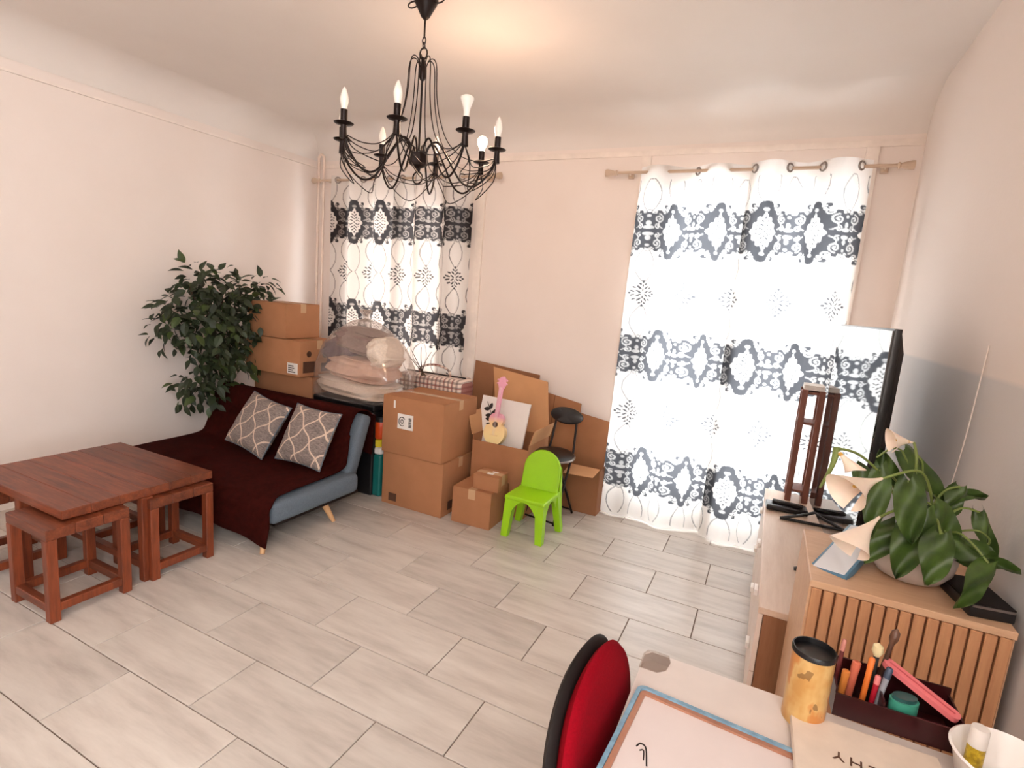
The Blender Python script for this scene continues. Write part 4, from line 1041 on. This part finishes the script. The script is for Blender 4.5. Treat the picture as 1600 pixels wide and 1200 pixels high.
b = B(); b.hexa([(0.028, TA+0.01, 0.075), (0.028, TB_-0.01, 0.075), (0.028, TB_-0.01, 1.03), (0.028, TA+0.01, 1.03)], [(0.062, TA+0.07, 0.10), (0.062, TB_-0.07, 0.10), (0.062, TB_-0.07, 0.95), (0.062, TA+0.07, 0.95)]); b.build('rear_housing', M_SHELL, tvt, 30)
for yy in (TA+0.17, TB_-0.17):
    f_ = B().tube([(0.015, yy, 0.075), (-0.06, yy-0.0, 0.04), (-0.15, yy, 0.008)], 0.008, 8).tube([(0.025, yy, 0.075), (0.09, yy, 0.04), (0.15, yy, 0.008)], 0.008, 8).tube([(-0.15, yy, 0.008), (0.0, yy, 0.008), (0.15, yy, 0.008)], 0.008, 8)
    f_.build('foot', M_BLACKPLASTIC, tvt, 60)
t = thing('set_top_box', 'slim black set-top box at the far end of the unit, before the TV', 'set-top box', (0.205, 3.235, 0.55), math.radians(4))
B().box(-0.105, -0.05, 0.006, 0.10, 0.05, 0.034, 0.008, 3).build('body', M_BLACKPLASTIC, t, 40)
for x in (-0.08, 0.08): B().lathe([(0.01, 0), (0.01, 0.007)], 10, (x, 0, 0)).build('foot', M_SHELL, t, 30)
t = thing('remote_control', 'black remote control lying across the set-top box', 'remote', (0.205, 3.24, 0.5845), math.radians(-6))
B().box(-0.075, -0.018, 0, 0.075, 0.018, 0.014, 0.004, 2).build('body', M_SHELL, t, 40)
rk = thing('wooden_rack', 'narrow brown wooden shelf rack in front of the bright curtain', 'rack', (0.258, 3.515, 0.55))
for x, dy_ in ((-0.045, 0.07), (0.042, -0.07)):
    B().box(x-0.016, dy_-0.012, 0, x+0.016, dy_+0.012, 0.66, 0.002, 1).build('upright', M_DARKWOODRACK, rk, 30)
    B().box(x-0.016, -dy_-0.012, 0, x+0.016, -dy_+0.012, 0.66, 0.002, 1).build('upright', M_DARKWOODRACK, rk, 30)
for z in (0.06, 0.46, 0.635): B().box(-0.058, -0.08, z, 0.055, 0.08, z+0.014, 0.002, 1).build('shelf', M_DARKWOODRACK, rk, 30)
pb = thing('paper_pile', 'small pile of white papers on top of the wooden rack', 'papers', (0.258, 3.505, 1.2105))
for i in range(4): B().box(-0.05+random.uniform(-.004, .004), -0.07, 0.007*i, 0.05, 0.07, 0.007*i+0.006, 0.0008, 1).build('sheet', M_LABEL, pb, 30)

# ------------------------------------------------------------------ sideboard
sb = thing('sideboard', 'tall oak sideboard with a vertically slatted front, under the lily pot', 'cabinet', (0, 0, 0))
SX0, SX1, SY0, SY1, SZ = 0.19, 0.635, 1.625, 2.035, 0.89
B().box(SX0, SY0, SZ-0.02, SX1, SY1, SZ, 0.002, 1).build('top', M_SIDETOP, sb, 30)
for x in (SX0, SX1-0.02): B().box(x, SY0+0.012, 0.06, x+0.02, SY1, SZ-0.02).build('side_panel', M_SIDETOP, sb, None)
B().box(SX0+0.02, SY0+0.012, 0.06, SX1-0.02, SY0+0.024, SZ-0.02).build('door', M_SLATBACK, sb, None)
dr = [c for c in sb.children if c.name.startswith('door')][0]
B().box(SX0+0.02, SY1-0.012, 0.06, SX1-0.02, SY1, SZ-0.02).build('back_panel', M_SLATBACK, sb, None)
B().box(SX0+0.02, SY0+0.024, 0.06, SX1-0.02, SY1-0.012, 0.08).build('bottom', M_SIDETOP, sb, None)
ns = 15; sw = (SX1-SX0-0.008)/ns
for i in range(ns):
    a = SX0+0.004+i*sw
    B().box(a+0.0025, SY0, 0.062, a+sw-0.0025, SY0+0.0118, SZ-0.0215, 0.002, 1).build('slat', M_SLAT, dr, 30)
for x in (SX0+0.03, SX1-0.03):
    for y in (SY0+0.04, SY1-0.04): B().box(x-0.02, y-0.02, 0, x+0.02, y+0.02, 0.06, 0.002, 1).build('foot', M_SIDETOP, sb, 30)
# photo frame lying on the sideboard
M_BLUEF = plain('blue_frame', (84, 124, 150), 0.35, 0.08); M_MIRR = plain('glossy_print', (222, 226, 232), 0.08, 0.02)
t = thing('photo_frame', 'small blue-edged picture frame propped on the sideboard beside the lily pot', 'frame', (0, 0, 0))
t.matrix_world = Matrix.Translation((0.272, 1.79, 0.892)) @ Matrix.Rotation(math.radians(-25), 4, 'Z') @ Matrix.Rotation(math.radians(14), 4, 'X') @ Matrix.Rotation(math.radians(-7), 4, 'Y')
B().box(-0.045, -0.09, 0.0, 0.055, 0.20, 0.022, 0.003, 2).build('frame', M_BLUEF, t, 30)
B().box(-0.037, -0.082, 0.021, 0.047, 0.192, 0.0235, 0.0008, 1).build('glazing', M_MIRR, t, 30)
for s in (-0.035, 0.045): B().box(s-0.005, 0.17, -0.05, s+0.005, 0.18, 0.001).build('strut', M_BLUEF, t, None)
t = thing('dark_box', 'flat black case beside the lily pot at the wall end of the sideboard', 'case', (0.578, 1.745, SZ), math.radians(10))
B().box(-0.05, -0.085, 0, 0.048, 0.09, 0.03, 0.004, 2).build('body', M_BLACKPLASTIC, t, 30)
B().box(-0.049, -0.084, 0.0305, 0.047, 0.089, 0.036, 0.002, 2).build('lid', M_SHELL, t, 30)
B().box(-0.046, -0.0875, 0.027, 0.044, -0.0845, 0.033).build('trim_strip', M_CHROME, t, None)

# ------------------------------------------------------------------ calla lily
ly = thing('potted_lily', 'white calla lily with large heart-shaped leaves in a round grey pot', 'plant', (0.447, 1.83, SZ))
B().lathe([(0, 0), (0.06, 0), (0.078, 0.008), (0.10, 0.04), (0.106, 0.075), (0.10, 0.105), (0.088, 0.122), (0.082, 0.122), (0.092, 0.10), (0.09, 0.09), (0, 0.09)], 36).build('pot', M_POT, ly, 50)
B().lathe([(0.091, 0.092), (0.05, 0.10), (0, 0.10)], 20).build('soil', M_SOIL, ly, 50)
def heart(base, tip, width, nrm, curl=0.08, fold=0.18, n=14):
    base, tip, nrm = Vector(base), Vector(tip), Vector(nrm)
    ax = tip-base; L = ax.length; ax.normalize(); side = nrm.cross(ax).normalized(); up = ax.cross(side)
    b = B(); vs = []; m = 4
    for i in range(n+1):
        t = i/n
        w = width*(1-t)**0.75*(0.25+1.9*t)**0.5*1.15*(0.55+0.45*min(1, t*6)) if t < 1 else 0
        lobe = -0.16*L*max(0, 1-t*4)
        for j in range(-m, m+1):
            q = j/m
            p = base+ax*(t*L+lobe*abs(q)**1.3)+side*(q*w)+up*(fold*w*abs(q)**1.4-curl*L*(t*t)+0.012*math.sin(6*t+3*q))
            vs.append(tuple(p))
    k_ = 2*m+1
    fs = [(i*k_+j, i*k_+j+1, (i+1)*k_+j+1, (i+1)*k_+j) for i in range(n) for j in range(k_-1)]
    return b.add(vs, fs)
def lily_leaf(base, tip, width, nrm, **kw):
    heart(base, tip, width, nrm, **kw).build('leaf', M_LILYLEAF, ly, 80)
    b0 = Vector((random.uniform(-.03, .03), random.uniform(-.03, .03), 0.095)); bs = Vector(base)
    B().tube(bez([b0, b0.lerp(bs, 0.5)+Vector((0, 0, 0.06)), bs], 6), 0.0032, 6).build('stem', M_STEM, ly, 60)
OPT = (-0.27, -1.0, 0.25)
def lp(x, y, Y):     # point of the plant measured on a picture of it: metres from the pot foot
    d = cf+(x-800)/F_PX*cr+(600-y)/F_PX*cu
    t_ = Y/d[1]; p = np.array([0, 0, EYE])+t_*d
    return (float(p[0])-0.447, float(p[1])-1.83, float(p[2])-SZ)
LV = [ # base, tip, depth of base, depth of tip, half width
    ((1420, 752), (1424, 852), 1.71, 1.68, 0.046, (-.3, -1, .15)),
    ((1375, 735), (1360, 840), 1.76, 1.70, 0.040, (-.5, -1, .1)),
    ((1395, 760), (1375, 700), 1.84, 1.86, 0.034, (-.4, -1, .3)),
    ((1410, 705), (1480, 785), 1.80, 1.86, 0.050, (.1, -.8, .7)),
    ((1455, 790), (1490, 860), 1.78, 1.78, 0.058, (.2, -1, .3)),
    ((1440, 800), (1400, 905), 1.74, 1.68, 0.055, (-.2, -1, .2)),
    ((1470, 835), (1450, 915), 1.70, 1.64, 0.050, (.1, -1, .5)),
    ((1480, 850), (1560, 870), 1.76, 1.74, 0.046, (.1, -.7, .8)),
    ((1530, 800), (1555, 880), 1.84, 1.84, 0.030, (.4, -1, .2)),
    ((1500, 870), (1595, 890), 1.75, 1.70, 0.030, (.1, -.6, .7)),
    ((1545, 880), (1500, 950), 1.70, 1.60, 0.036, (.2, -1, .4)),
    ((1470, 770), (1545, 775), 1.90, 1.94, 0.028, (0, -.6, .8)),
    ((1340, 730), (1365, 780), 1.80, 1.74, 0.034, (-.6, -.8, .4)),
    ((1400, 820), (1350, 880), 1.78, 1.72, 0.045, (-.4, -.9, .3)),
    ((1500, 760), (1480, 810), 1.86, 1.84, 0.035, (.3, -.9, .4)),
]
for (bp, tp, yb_, yt_, wd, nr) in LV: lily_leaf(lp(*bp, yb_), lp(*tp, yt_), wd, nr)
def spathe(tip, throat, rad, flare):
    """a calla bloom: a rolled funnel from the stem end (throat) to a flared, pointed lip (tip)"""
    T, S = Vector(tip), Vector(throat); ax = (T-S); L = ax.length; ax.normalize()
    a = Vector((0, 0, 1)).cross(ax).normalized(); c = ax.cross(a)
    b = B(); vs = []; nu, nv = 24, 12
    for j in range(nv+1):
        t = j/nv
        for i in range(nu+1):
            u = (i/nu)*1.9*PI-0.95*PI
            r = rad*(0.12+0.88*t**1.5); fr = 0.5+0.5*math.cos(u)
            ln = L*(0.72*t+0.28*t**3*fr**1.5)
            out_ = flare*t**3*(0.5+0.8*(1-fr))
            rr = r+out_
            vs.append(tuple(S+ax*ln+(a*math.sin(u)+c*math.cos(u))*rr))
    k_ = nu+1
    b.add(vs, [(j*k_+i, j*k_+i+1, (j+1)*k_+i+1, (j+1)*k_+i) for j in range(nv) for i in range(nu)])
    fl = b.build('flower', M_SPATHE, ly, 80)
    B().tube([tuple(S+ax*(L*0.2)), tuple(S+ax*(L*0.62))], [0.006, 0.004], 8).build('spadix', plain('spadix_yellow', (196, 150, 60), 0.7), fl, 60)
    return S
FL = [((1306, 768), (1378, 748), 1.57, 1.70, 0.032, 0.024, [(1440, 738), (1455, 800)]),
      ((1314, 862), (1374, 808), 1.52, 1.64, 0.029, 0.020, [(1405, 796), (1440, 800)]),
      ((1384, 684), (1428, 692), 1.78, 1.80, 0.020, 0.014, [(1432, 720), (1425, 790)]),
      ((1345, 742), (1304, 700), 1.66, 1.70, 0.014, 0.010, [(1345, 712), (1390, 760)])]
for tp, th_, yt_, yh_, rd, fl_, via in FL:
    S = spathe(lp(*tp, yt_), lp(*th_, yh_), rd, fl_)
    B().tube(bez([tuple(S), lp(*via[0], 1.74), lp(*via[1], 1.80), (0.0, 0.0, 0.10)], 7), 0.0036, 7).build('stem', M_STEM, ly, 60)
B().tube(bez([lp(1308, 700, 1.70), lp(1300, 728, 1.69), lp(1281, 762, 1.68)], 6), [0.010-0.0006*i for i in range(13)], 8).build('bud', M_STEM, ly, 60)
for pts in ([(1370, 715), (1400, 700), (1430, 730), (1440, 800)], [(1420, 700), (1440, 720), (1442, 745), (1450, 820)], [(1495, 830), (1530, 830), (1545, 850), (1490, 870)]):
    B().tube(bez([lp(*q, 1.82) for q in pts], 6), 0.0028, 6).build('stem', M_STEM, ly, 60)

# ------------------------------------------------------------------ foreground table
tt = thing('desk', 'cream table in the foreground with rounded corners', 'table', (0, 0, 0))
TX0, TX1, TY0, TY1, TZ = -0.172, 0.60, 0.30, 1.275, 0.75
bb = B(); bb.prism(rrect(TX0, TY0, TX1, TY1, 0.022), TZ-0.025, TZ); bb.build('top', M_TABLE, tt, 30)
bb = B(); bb.box(TX0+0.04, TY0+0.04, TZ-0.09, TX1-0.04, TY1-0.04, TZ-0.025); bb.build('apron', M_TABLE, tt, None)
for x in (TX0+0.06, TX1-0.06):
    for y in (TY0+0.06, TY1-0.06): B().box(x-0.022, y-0.022, 0, x+0.022, y+0.022, TZ-0.09, 0.003, 1).build('leg', M_TABLE, tt, 30)
k = N('clear_guard'); tr = k.n('ShaderNodeBsdfTransparent'); tr.inputs['Color'].default_value = (0.90, 0.86, 0.83, 1); gl = k.n('ShaderNodeBsdfGlossy'); gl.inputs['Roughness'].default_value = 0.12
mx = k.n('ShaderNodeMixShader'); mx.inputs[0].default_value = 0.12; k.l(tr.outputs[0], mx.inputs[1]); k.l(gl.outputs[0], mx.inputs[2]); k.l(mx.outputs[0], k.out.inputs['Surface']); M_GUARD = k.m
bb = B(); pts = [(TX0-0.003, TY1-0.075), (TX0-0.003, TY1-0.02), (TX0+0.004, TY1-0.002), (TX0+0.02, TY1+0.003), (TX0+0.055, TY1+0.003), (TX0+0.062, TY1-0.02), (TX0+0.058, TY1-0.055), (TX0+0.04, TY1-0.073)]
bb.prism(pts, TZ, TZ+0.003); bb.build('corner_guard', M_GUARD, tt, 30)
# writing tray with blue rim
M_TRAYBLUE = plain('translucent_blue', (116, 150, 170), 0.18, 0.25, 40); M_TRAYBR = plain('brown_rim', (158, 108, 84), 0.4, 0.15, 30); M_PAPER = plain('pinkish_paper', (206, 193, 188), 0.6, 0.02)
ty = thing('writing_board', 'drawing board with a blue and brown rim and white surface, before the red chair', 'board', (-0.158, 1.125, TZ), math.radians(-4))
def ring(b, x0, y0, x1, y1, r, w, z0, z1):
    o_ = rrect(x0, y0, x1, y1, r); i_ = rrect(x0+w, y0+w, x1-w, y1-w, max(0.003, r-w)); n = len(o_)
    vs = [(x, y, z0) for x, y in o_]+[(x, y, z0) for x, y in i_]+[(x, y, z1) for x, y in o_]+[(x, y, z1) for x, y in i_]; fs = []
    for q in range(n):
        p = (q+1) % n
        fs += [(q, p, n+p, n+q), (2*n+q, 3*n+q, 3*n+p, 2*n+p), (q, 2*n+q, 2*n+p, p), (n+q, n+p, 3*n+p, 3*n+q)]
    return b.add(vs, fs)
bb = B(); bb.prism(rrect(0.002, -0.418, 0.338, -0.002, 0.016), 0.0005, 0.006); bb.build('surface', M_PAPER, ty, 30)
ring(B(), 0, -0.42, 0.34, 0, 0.018, 0.009, 0.001, 0.0145).build('outer_rim', M_TRAYBLUE, ty, 40)
ring(B(), 0.0095, -0.4105, 0.3305, -0.0095, 0.012, 0.011, 0.005, 0.011).build('inner_rim', M_TRAYBR, ty, 40)
bb = B(); bb.tube(bez([(0.045, -0.166, 0.0062), (0.05, -0.155, 0.0062), (0.062, -0.16, 0.0062), (0.075, -0.20, 0.0062)], 6), 0.0016, 5); bb.tube(bez([(0.053, -0.172, 0.0062), (0.06, -0.168, 0.0062), (0.066, -0.19, 0.0062)], 5), 0.0013, 5); bb.build('pencil_drawing', M_SHELL, ty, None)
# booklet with handwritten letters
M_BOOK = plain('cream_paper', (208, 192, 176), 0.75, 0.06, 18)
bk = thing('booklet', 'cream paper booklet lying over the board, with handwritten capitals', 'booklet', (0.145, 1.215, TZ+0.0155), math.radians(1.5))
for i in range(3): B().box(0.001*i, -0.30, 0.0025*i, 0.262-0.001*i, -0.001*i, 0.0025*i+0.0022, 0.0006, 1).build('page', M_BOOK, bk, 30)
cu_ = bpy.data.curves.new('lettering', 'FONT'); cu_.body = 'CHY'; cu_.size = 0.034; cu_.extrude = 0.0004; cu_.space_character = 1.35
to = bpy.data.objects.new('lettering', cu_); COL.objects.link(to); cu_.materials.append(M_PRINT_B); to.parent = bk
dg = bpy.context.evaluated_depsgraph_get(); lm_ = bpy.data.meshes.new_from_object(to.evaluated_get(dg)); bpy.data.objects.remove(to)
to = bpy.data.objects.new('lettering', lm_); COL.objects.link(to); to.parent = bk
to.location = (0.152, -0.097, 0.0078); to.rotation_euler = (0, 0, math.radians(180-8))
# gold canister
k = N('gold_canister'); v = k.coord('Object', (14, 14, 9)); f = k.noise(v, 1.4, 3)
c = k.ramp(f, [(0.36, srgb(200, 150, 84)), (0.52, srgb(214, 178, 116)), (0.60, srgb(206, 140, 76))]); g = k.noise(k.coord('Object', (30, 30, 16)), 1.0, 2)
c = k.mix(k.math('MULTIPLY', k.math('GREATER_THAN', g, 0.66), 0.7), c, srgb(120, 84, 46)); k.set(c, 0.28, 0.25); M_GOLD = k.m
cn = thing('canister', 'tall gold patterned canister with a black open rim, at the table edge', 'canister', (0.172, 1.225, TZ))
B().lathe([(0, 0), (0.040, 0), (0.041, 0.004), (0.041, 0.160), (0.0385, 0.160), (0.0385, 0.01), (0, 0.01)], 36).build('body', M_GOLD, cn, 40)
B().lathe([(0.0422, 0.156), (0.0422, 0.165), (0.041, 0.167), (0.0385, 0.167), (0.0378, 0.164), (0.0375, 0.135), (0, 0.135)], 36).build('rim', M_BLACKPLASTIC, cn, 40)
B().lathe([(0.0, 0), (0.009, 0.001), (0.006, 0.006), (0, 0.008)], 12, (-0.016, 0.010, 0.1352)).build('button', M_CHROME, cn, 40)
# pen tray and what stands in it
M_MAROON = plain('maroon_plastic', (50, 14, 16), 0.3, 0.1)
og = thing('desk_organizer', 'dark maroon pen organizer full of pens behind the booklet', 'organizer', (0.345, 1.335, TZ), math.radians(2))
ow, od = 0.115, 0.055
B().box(-ow, -od, 0, ow, od, 0.004).build('bottom', M_MAROON, og, None)
B().box(-ow, -od, 0.004, ow, -od+0.004, 0.052).build('panel', M_MAROON, og, None); B().box(-ow, od-0.004, 0.004, ow, od, 0.078).build('panel', M_MAROON, og, None)
for x in (-ow+0.002, -0.025, ow-0.002): B().box(x-0.002, -od+0.004, 0.004, x+0.002, od-0.004, 0.062).build('divider', M_MAROON, og, None)
def rot_to(d): return Vector((0, 0, 1)).rotation_difference(Vector(d).normalized()).to_matrix().to_4x4()
def pen(name, label, cat, base, top, r, mat, tipmat=None, taper=False):
    b0 = Vector((0.345, 1.335, TZ))+Vector(base); d = Vector(top)-Vector(base); L = d.length
    t = thing(name, label, cat, (0, 0, 0), 0, 'pens in the organizer'); t.matrix_world = Matrix.Translation(b0) @ rot_to(d)
    B().lathe([(0, 0), (r*0.9, 0), (r, 0.003), (r, L*0.78), (0, L*0.78)], 10).build('barrel', mat, t, 40)
    if taper: B().lathe([(r*0.95, L*0.78), (r*1.9, L*0.86), (r*1.7, L*0.95), (0, L)], 12).build('tip', tipmat or mat, t, 40)
    else: B().lathe([(r*1.08, L*0.78), (r*1.08, L*0.97), (r*0.7, L), (0, L)], 10).build('cap', tipmat or mat, t, 40)
P_ = lambda n, c: plain(n, c, 0.35, 0.04)
pen('pen', 'orange felt pen standing in the organizer', 'pen', (-0.055, -0.01, 0.006), (-0.048, 0.0, 0.125), 0.006, P_('pen_orange', (226, 120, 50)))
pen('pen', 'crimson pencil standing beside the orange pen', 'pen', (-0.040, -0.018, 0.006), (-0.034, -0.012, 0.095), 0.0055, P_('pen_red', (170, 24, 44)), P_('pen_pink', (214, 120, 120)))
pen('pen', 'slate-blue pen with a grey barrel in the organizer', 'pen', (-0.031, -0.012, 0.006), (-0.014, -0.002, 0.115), 0.0065, P_('pen_grey', (150, 152, 160)), P_('pen_slate', (56, 70, 92)))
pen('brush', 'brush with a pale cream head in the organizer', 'brush', (-0.038, 0.018, 0.006), (-0.036, 0.026, 0.150), 0.006, P_('brush_handle', (40, 44, 44)), P_('brush_head', (222, 206, 160)), True)
pen('brush', 'dark brush leaning tallest at the back of the organizer', 'brush', (-0.030, 0.034, 0.006), (-0.004, 0.046, 0.185), 0.005, P_('brush_dark', (80, 52, 40)), P_('brush_dark_head', (96, 64, 48)), True)
pen('marker', 'short orange marker next to the gold canister', 'pen', (-0.095, -0.005, 0.006), (-0.090, 0.0, 0.078), 0.0075, P_('marker_orange', (214, 130, 60)))
pen('marker', 'salmon marker between the orange marker and the pens', 'pen', (-0.078, 0.012, 0.006), (-0.070, 0.02, 0.095), 0.0085, P_('marker_salmon', (206, 110, 84)))
pen('pen', 'thin maroon pen at the canister side of the organizer', 'pen', (-0.104, 0.02, 0.006), (-0.098, 0.036, 0.130), 0.0045, P_('pen_maroon', (104, 44, 44)), P_('pen_rosy', (196, 130, 118)))
t = thing('pencil_case', 'flat pink pencil case laid slanting over the organizer', 'pencil case', (0, 0, 0))
t.matrix_world = Matrix.Translation((0.385, 1.345, TZ+0.079)) @ Euler((math.radians(6), math.radians(17), math.radians(-28))).to_matrix().to_4x4()
bb = B(); bb.prism(rrect(-0.07, -0.013, 0.08, 0.013, 0.012), 0, 0.012); bb.build('body', P_('pink_case', (226, 120, 124)), t, 40)
B().box(-0.06, -0.0015, 0.0122, 0.07, 0.0015, 0.0135).build('zip', P_('pink_zip', (196, 84, 92)), t, None)
t = thing('sharpener', 'teal pencil sharpener in the organizer beside the pink case', 'sharpener', (0.362, 1.318, TZ+0.006), math.radians(20))
bb = B(); bb.prism([(0.026*math.cos(a)*1.1, 0.019*math.sin(a)) for a in np.linspace(0, 2*PI, 20, endpoint=False)], 0.0, 0.056); bb.build('body', P_('teal_case', (66, 150, 128)), t, 40)
bb = B(); bb.prism([(0.022*math.cos(a)*1.1, 0.015*math.sin(a)) for a in np.linspace(0, 2*PI, 20, endpoint=False)], 0.056, 0.064); bb.build('lid', P_('teal_lid', (40, 84, 84)), t, 40)
# white bowl and glue stick
bo = thing('basin', 'white plastic basin at the wall end of the table', 'basin', (0.506, 1.205, TZ))
B().lathe([(0, 0), (0.06, 0), (0.075, 0.012), (0.088, 0.065), (0.094, 0.072), (0.090, 0.075), (0.083, 0.066), (0.070, 0.016), (0.057, 0.006), (0, 0.006)], 44).build('bowl', M_WHITEGLOSS, bo, 50)
gs = thing('glue_stick', 'glue stick with white cap and yellow label standing in the basin', 'glue stick', (0.462, 1.235, TZ+0.0062), 0)
k = N('glue_label'); f = k.noise(k.coord('Object', (60, 60, 60)), 1.2, 3); k.set(k.ramp(f, [(0.4, srgb(150, 120, 20)), (0.62, srgb(206, 176, 40))]), 0.4); M_GLUE = k.m
B().lathe([(0, 0), (0.0135, 0), (0.0145, 0.004), (0.0145, 0.062), (0, 0.062)], 20).build('barrel', M_GLUE, gs, 40)
B().lathe([(0.0150, 0.060), (0.0150, 0.094), (0.0135, 0.098), (0, 0.099)], 20).build('cap', M_LABEL, gs, 40)

# ------------------------------------------------------------------ red office chair
oc = thing('office_chair', 'red upholstered office chair with a black back shell, at the table', 'chair', (-0.245, 1.0, 0), math.radians(-3))
def pad(w, h, t0, t1, mat, name, x0, sq=2.4):
    b = B(); prof = [(0.0, t0), (0.75, t0), (0.95, t0+0.35*(t1-t0)), (1.0, t0+0.55*(t1-t0)), (0.96, t0+0.8*(t1-t0)), (0.80, t1-0.15*(t1-t0)), (0.5, t1-0.03*(t1-t0)), (0, t1)]
    n = 48; vs = []
    for r, x in prof:
        for q in range(n):
            a = 2*PI*q/n; c, s = math.cos(a), math.sin(a)
            e = 2/sq; y = w*math.copysign(abs(c)**e, c)*r; z = h*math.copysign(abs(s)**e, s)*r
            vs.append((x0+x+0.22*y*y, y, z))
    fs = [(i*n+q, i*n+(q+1) % n, (i+1)*n+(q+1) % n, (i+1)*n+q) for i in range(len(prof)-1) for q in range(n)]
    b.add(vs, fs); return b
MB_ = Matrix.Translation((0, 0, 0.665)) @ Matrix.Rotation(math.radians(-6), 4, 'Y')
for (nm, mt, args) in (('back_shell', M_SHELL, (0.205, 0.215, -0.022, 0.018)), ('back_cushion', M_RED, (0.201, 0.211, 0.002, 0.055))):
    b = pad(*args, mt, nm, 0.0); b.v = [tuple(MB_ @ Vector(p)) for p in b.v]; b.build(nm, mt, oc, 60)
B().tube(bez([(-0.03, 0, 0.66), (-0.055, 0, 0.55), (0.0, 0, 0.43), (0.14, 0, 0.415)], 6), 0.018, 10).build('back_bracket', M_SHELL, oc, 60)
b = pad(0.21, 0.20, -0.03, 0.05, M_RED, 'seat', 0.0); b.v = [(p[2]+0.22, p[1], p[0]+0.45) for p in b.v]; b.build('seat', M_RED, oc, 60)
B().lathe([(0.02, 0.10), (0.02, 0.42), (0.06, 0.425), (0, 0.43)], 16, (0.22, 0, 0)).build('column', M_SHELL, oc, 40)
for q in range(5):
    a = 2*PI*q/5+0.3
    lg = B().tube([(0.22, 0, 0.11), (0.22+0.24*math.cos(a), 0.24*math.sin(a), 0.065)], [0.022, 0.014], 8).build('leg', M_SHELL, oc, 50)
    bb = B(); bb.M = Matrix.Translation((0.22+0.24*math.cos(a), 0.24*math.sin(a), 0.026)) @ Matrix.Rotation(PI/2, 4, 'X'); bb.lathe([(0.02, -0.02), (0.026, -0.014), (0.026, 0.014), (0.02, 0.02)], 14); bb.build('caster', M_BLACKPLASTIC, lg, 40)
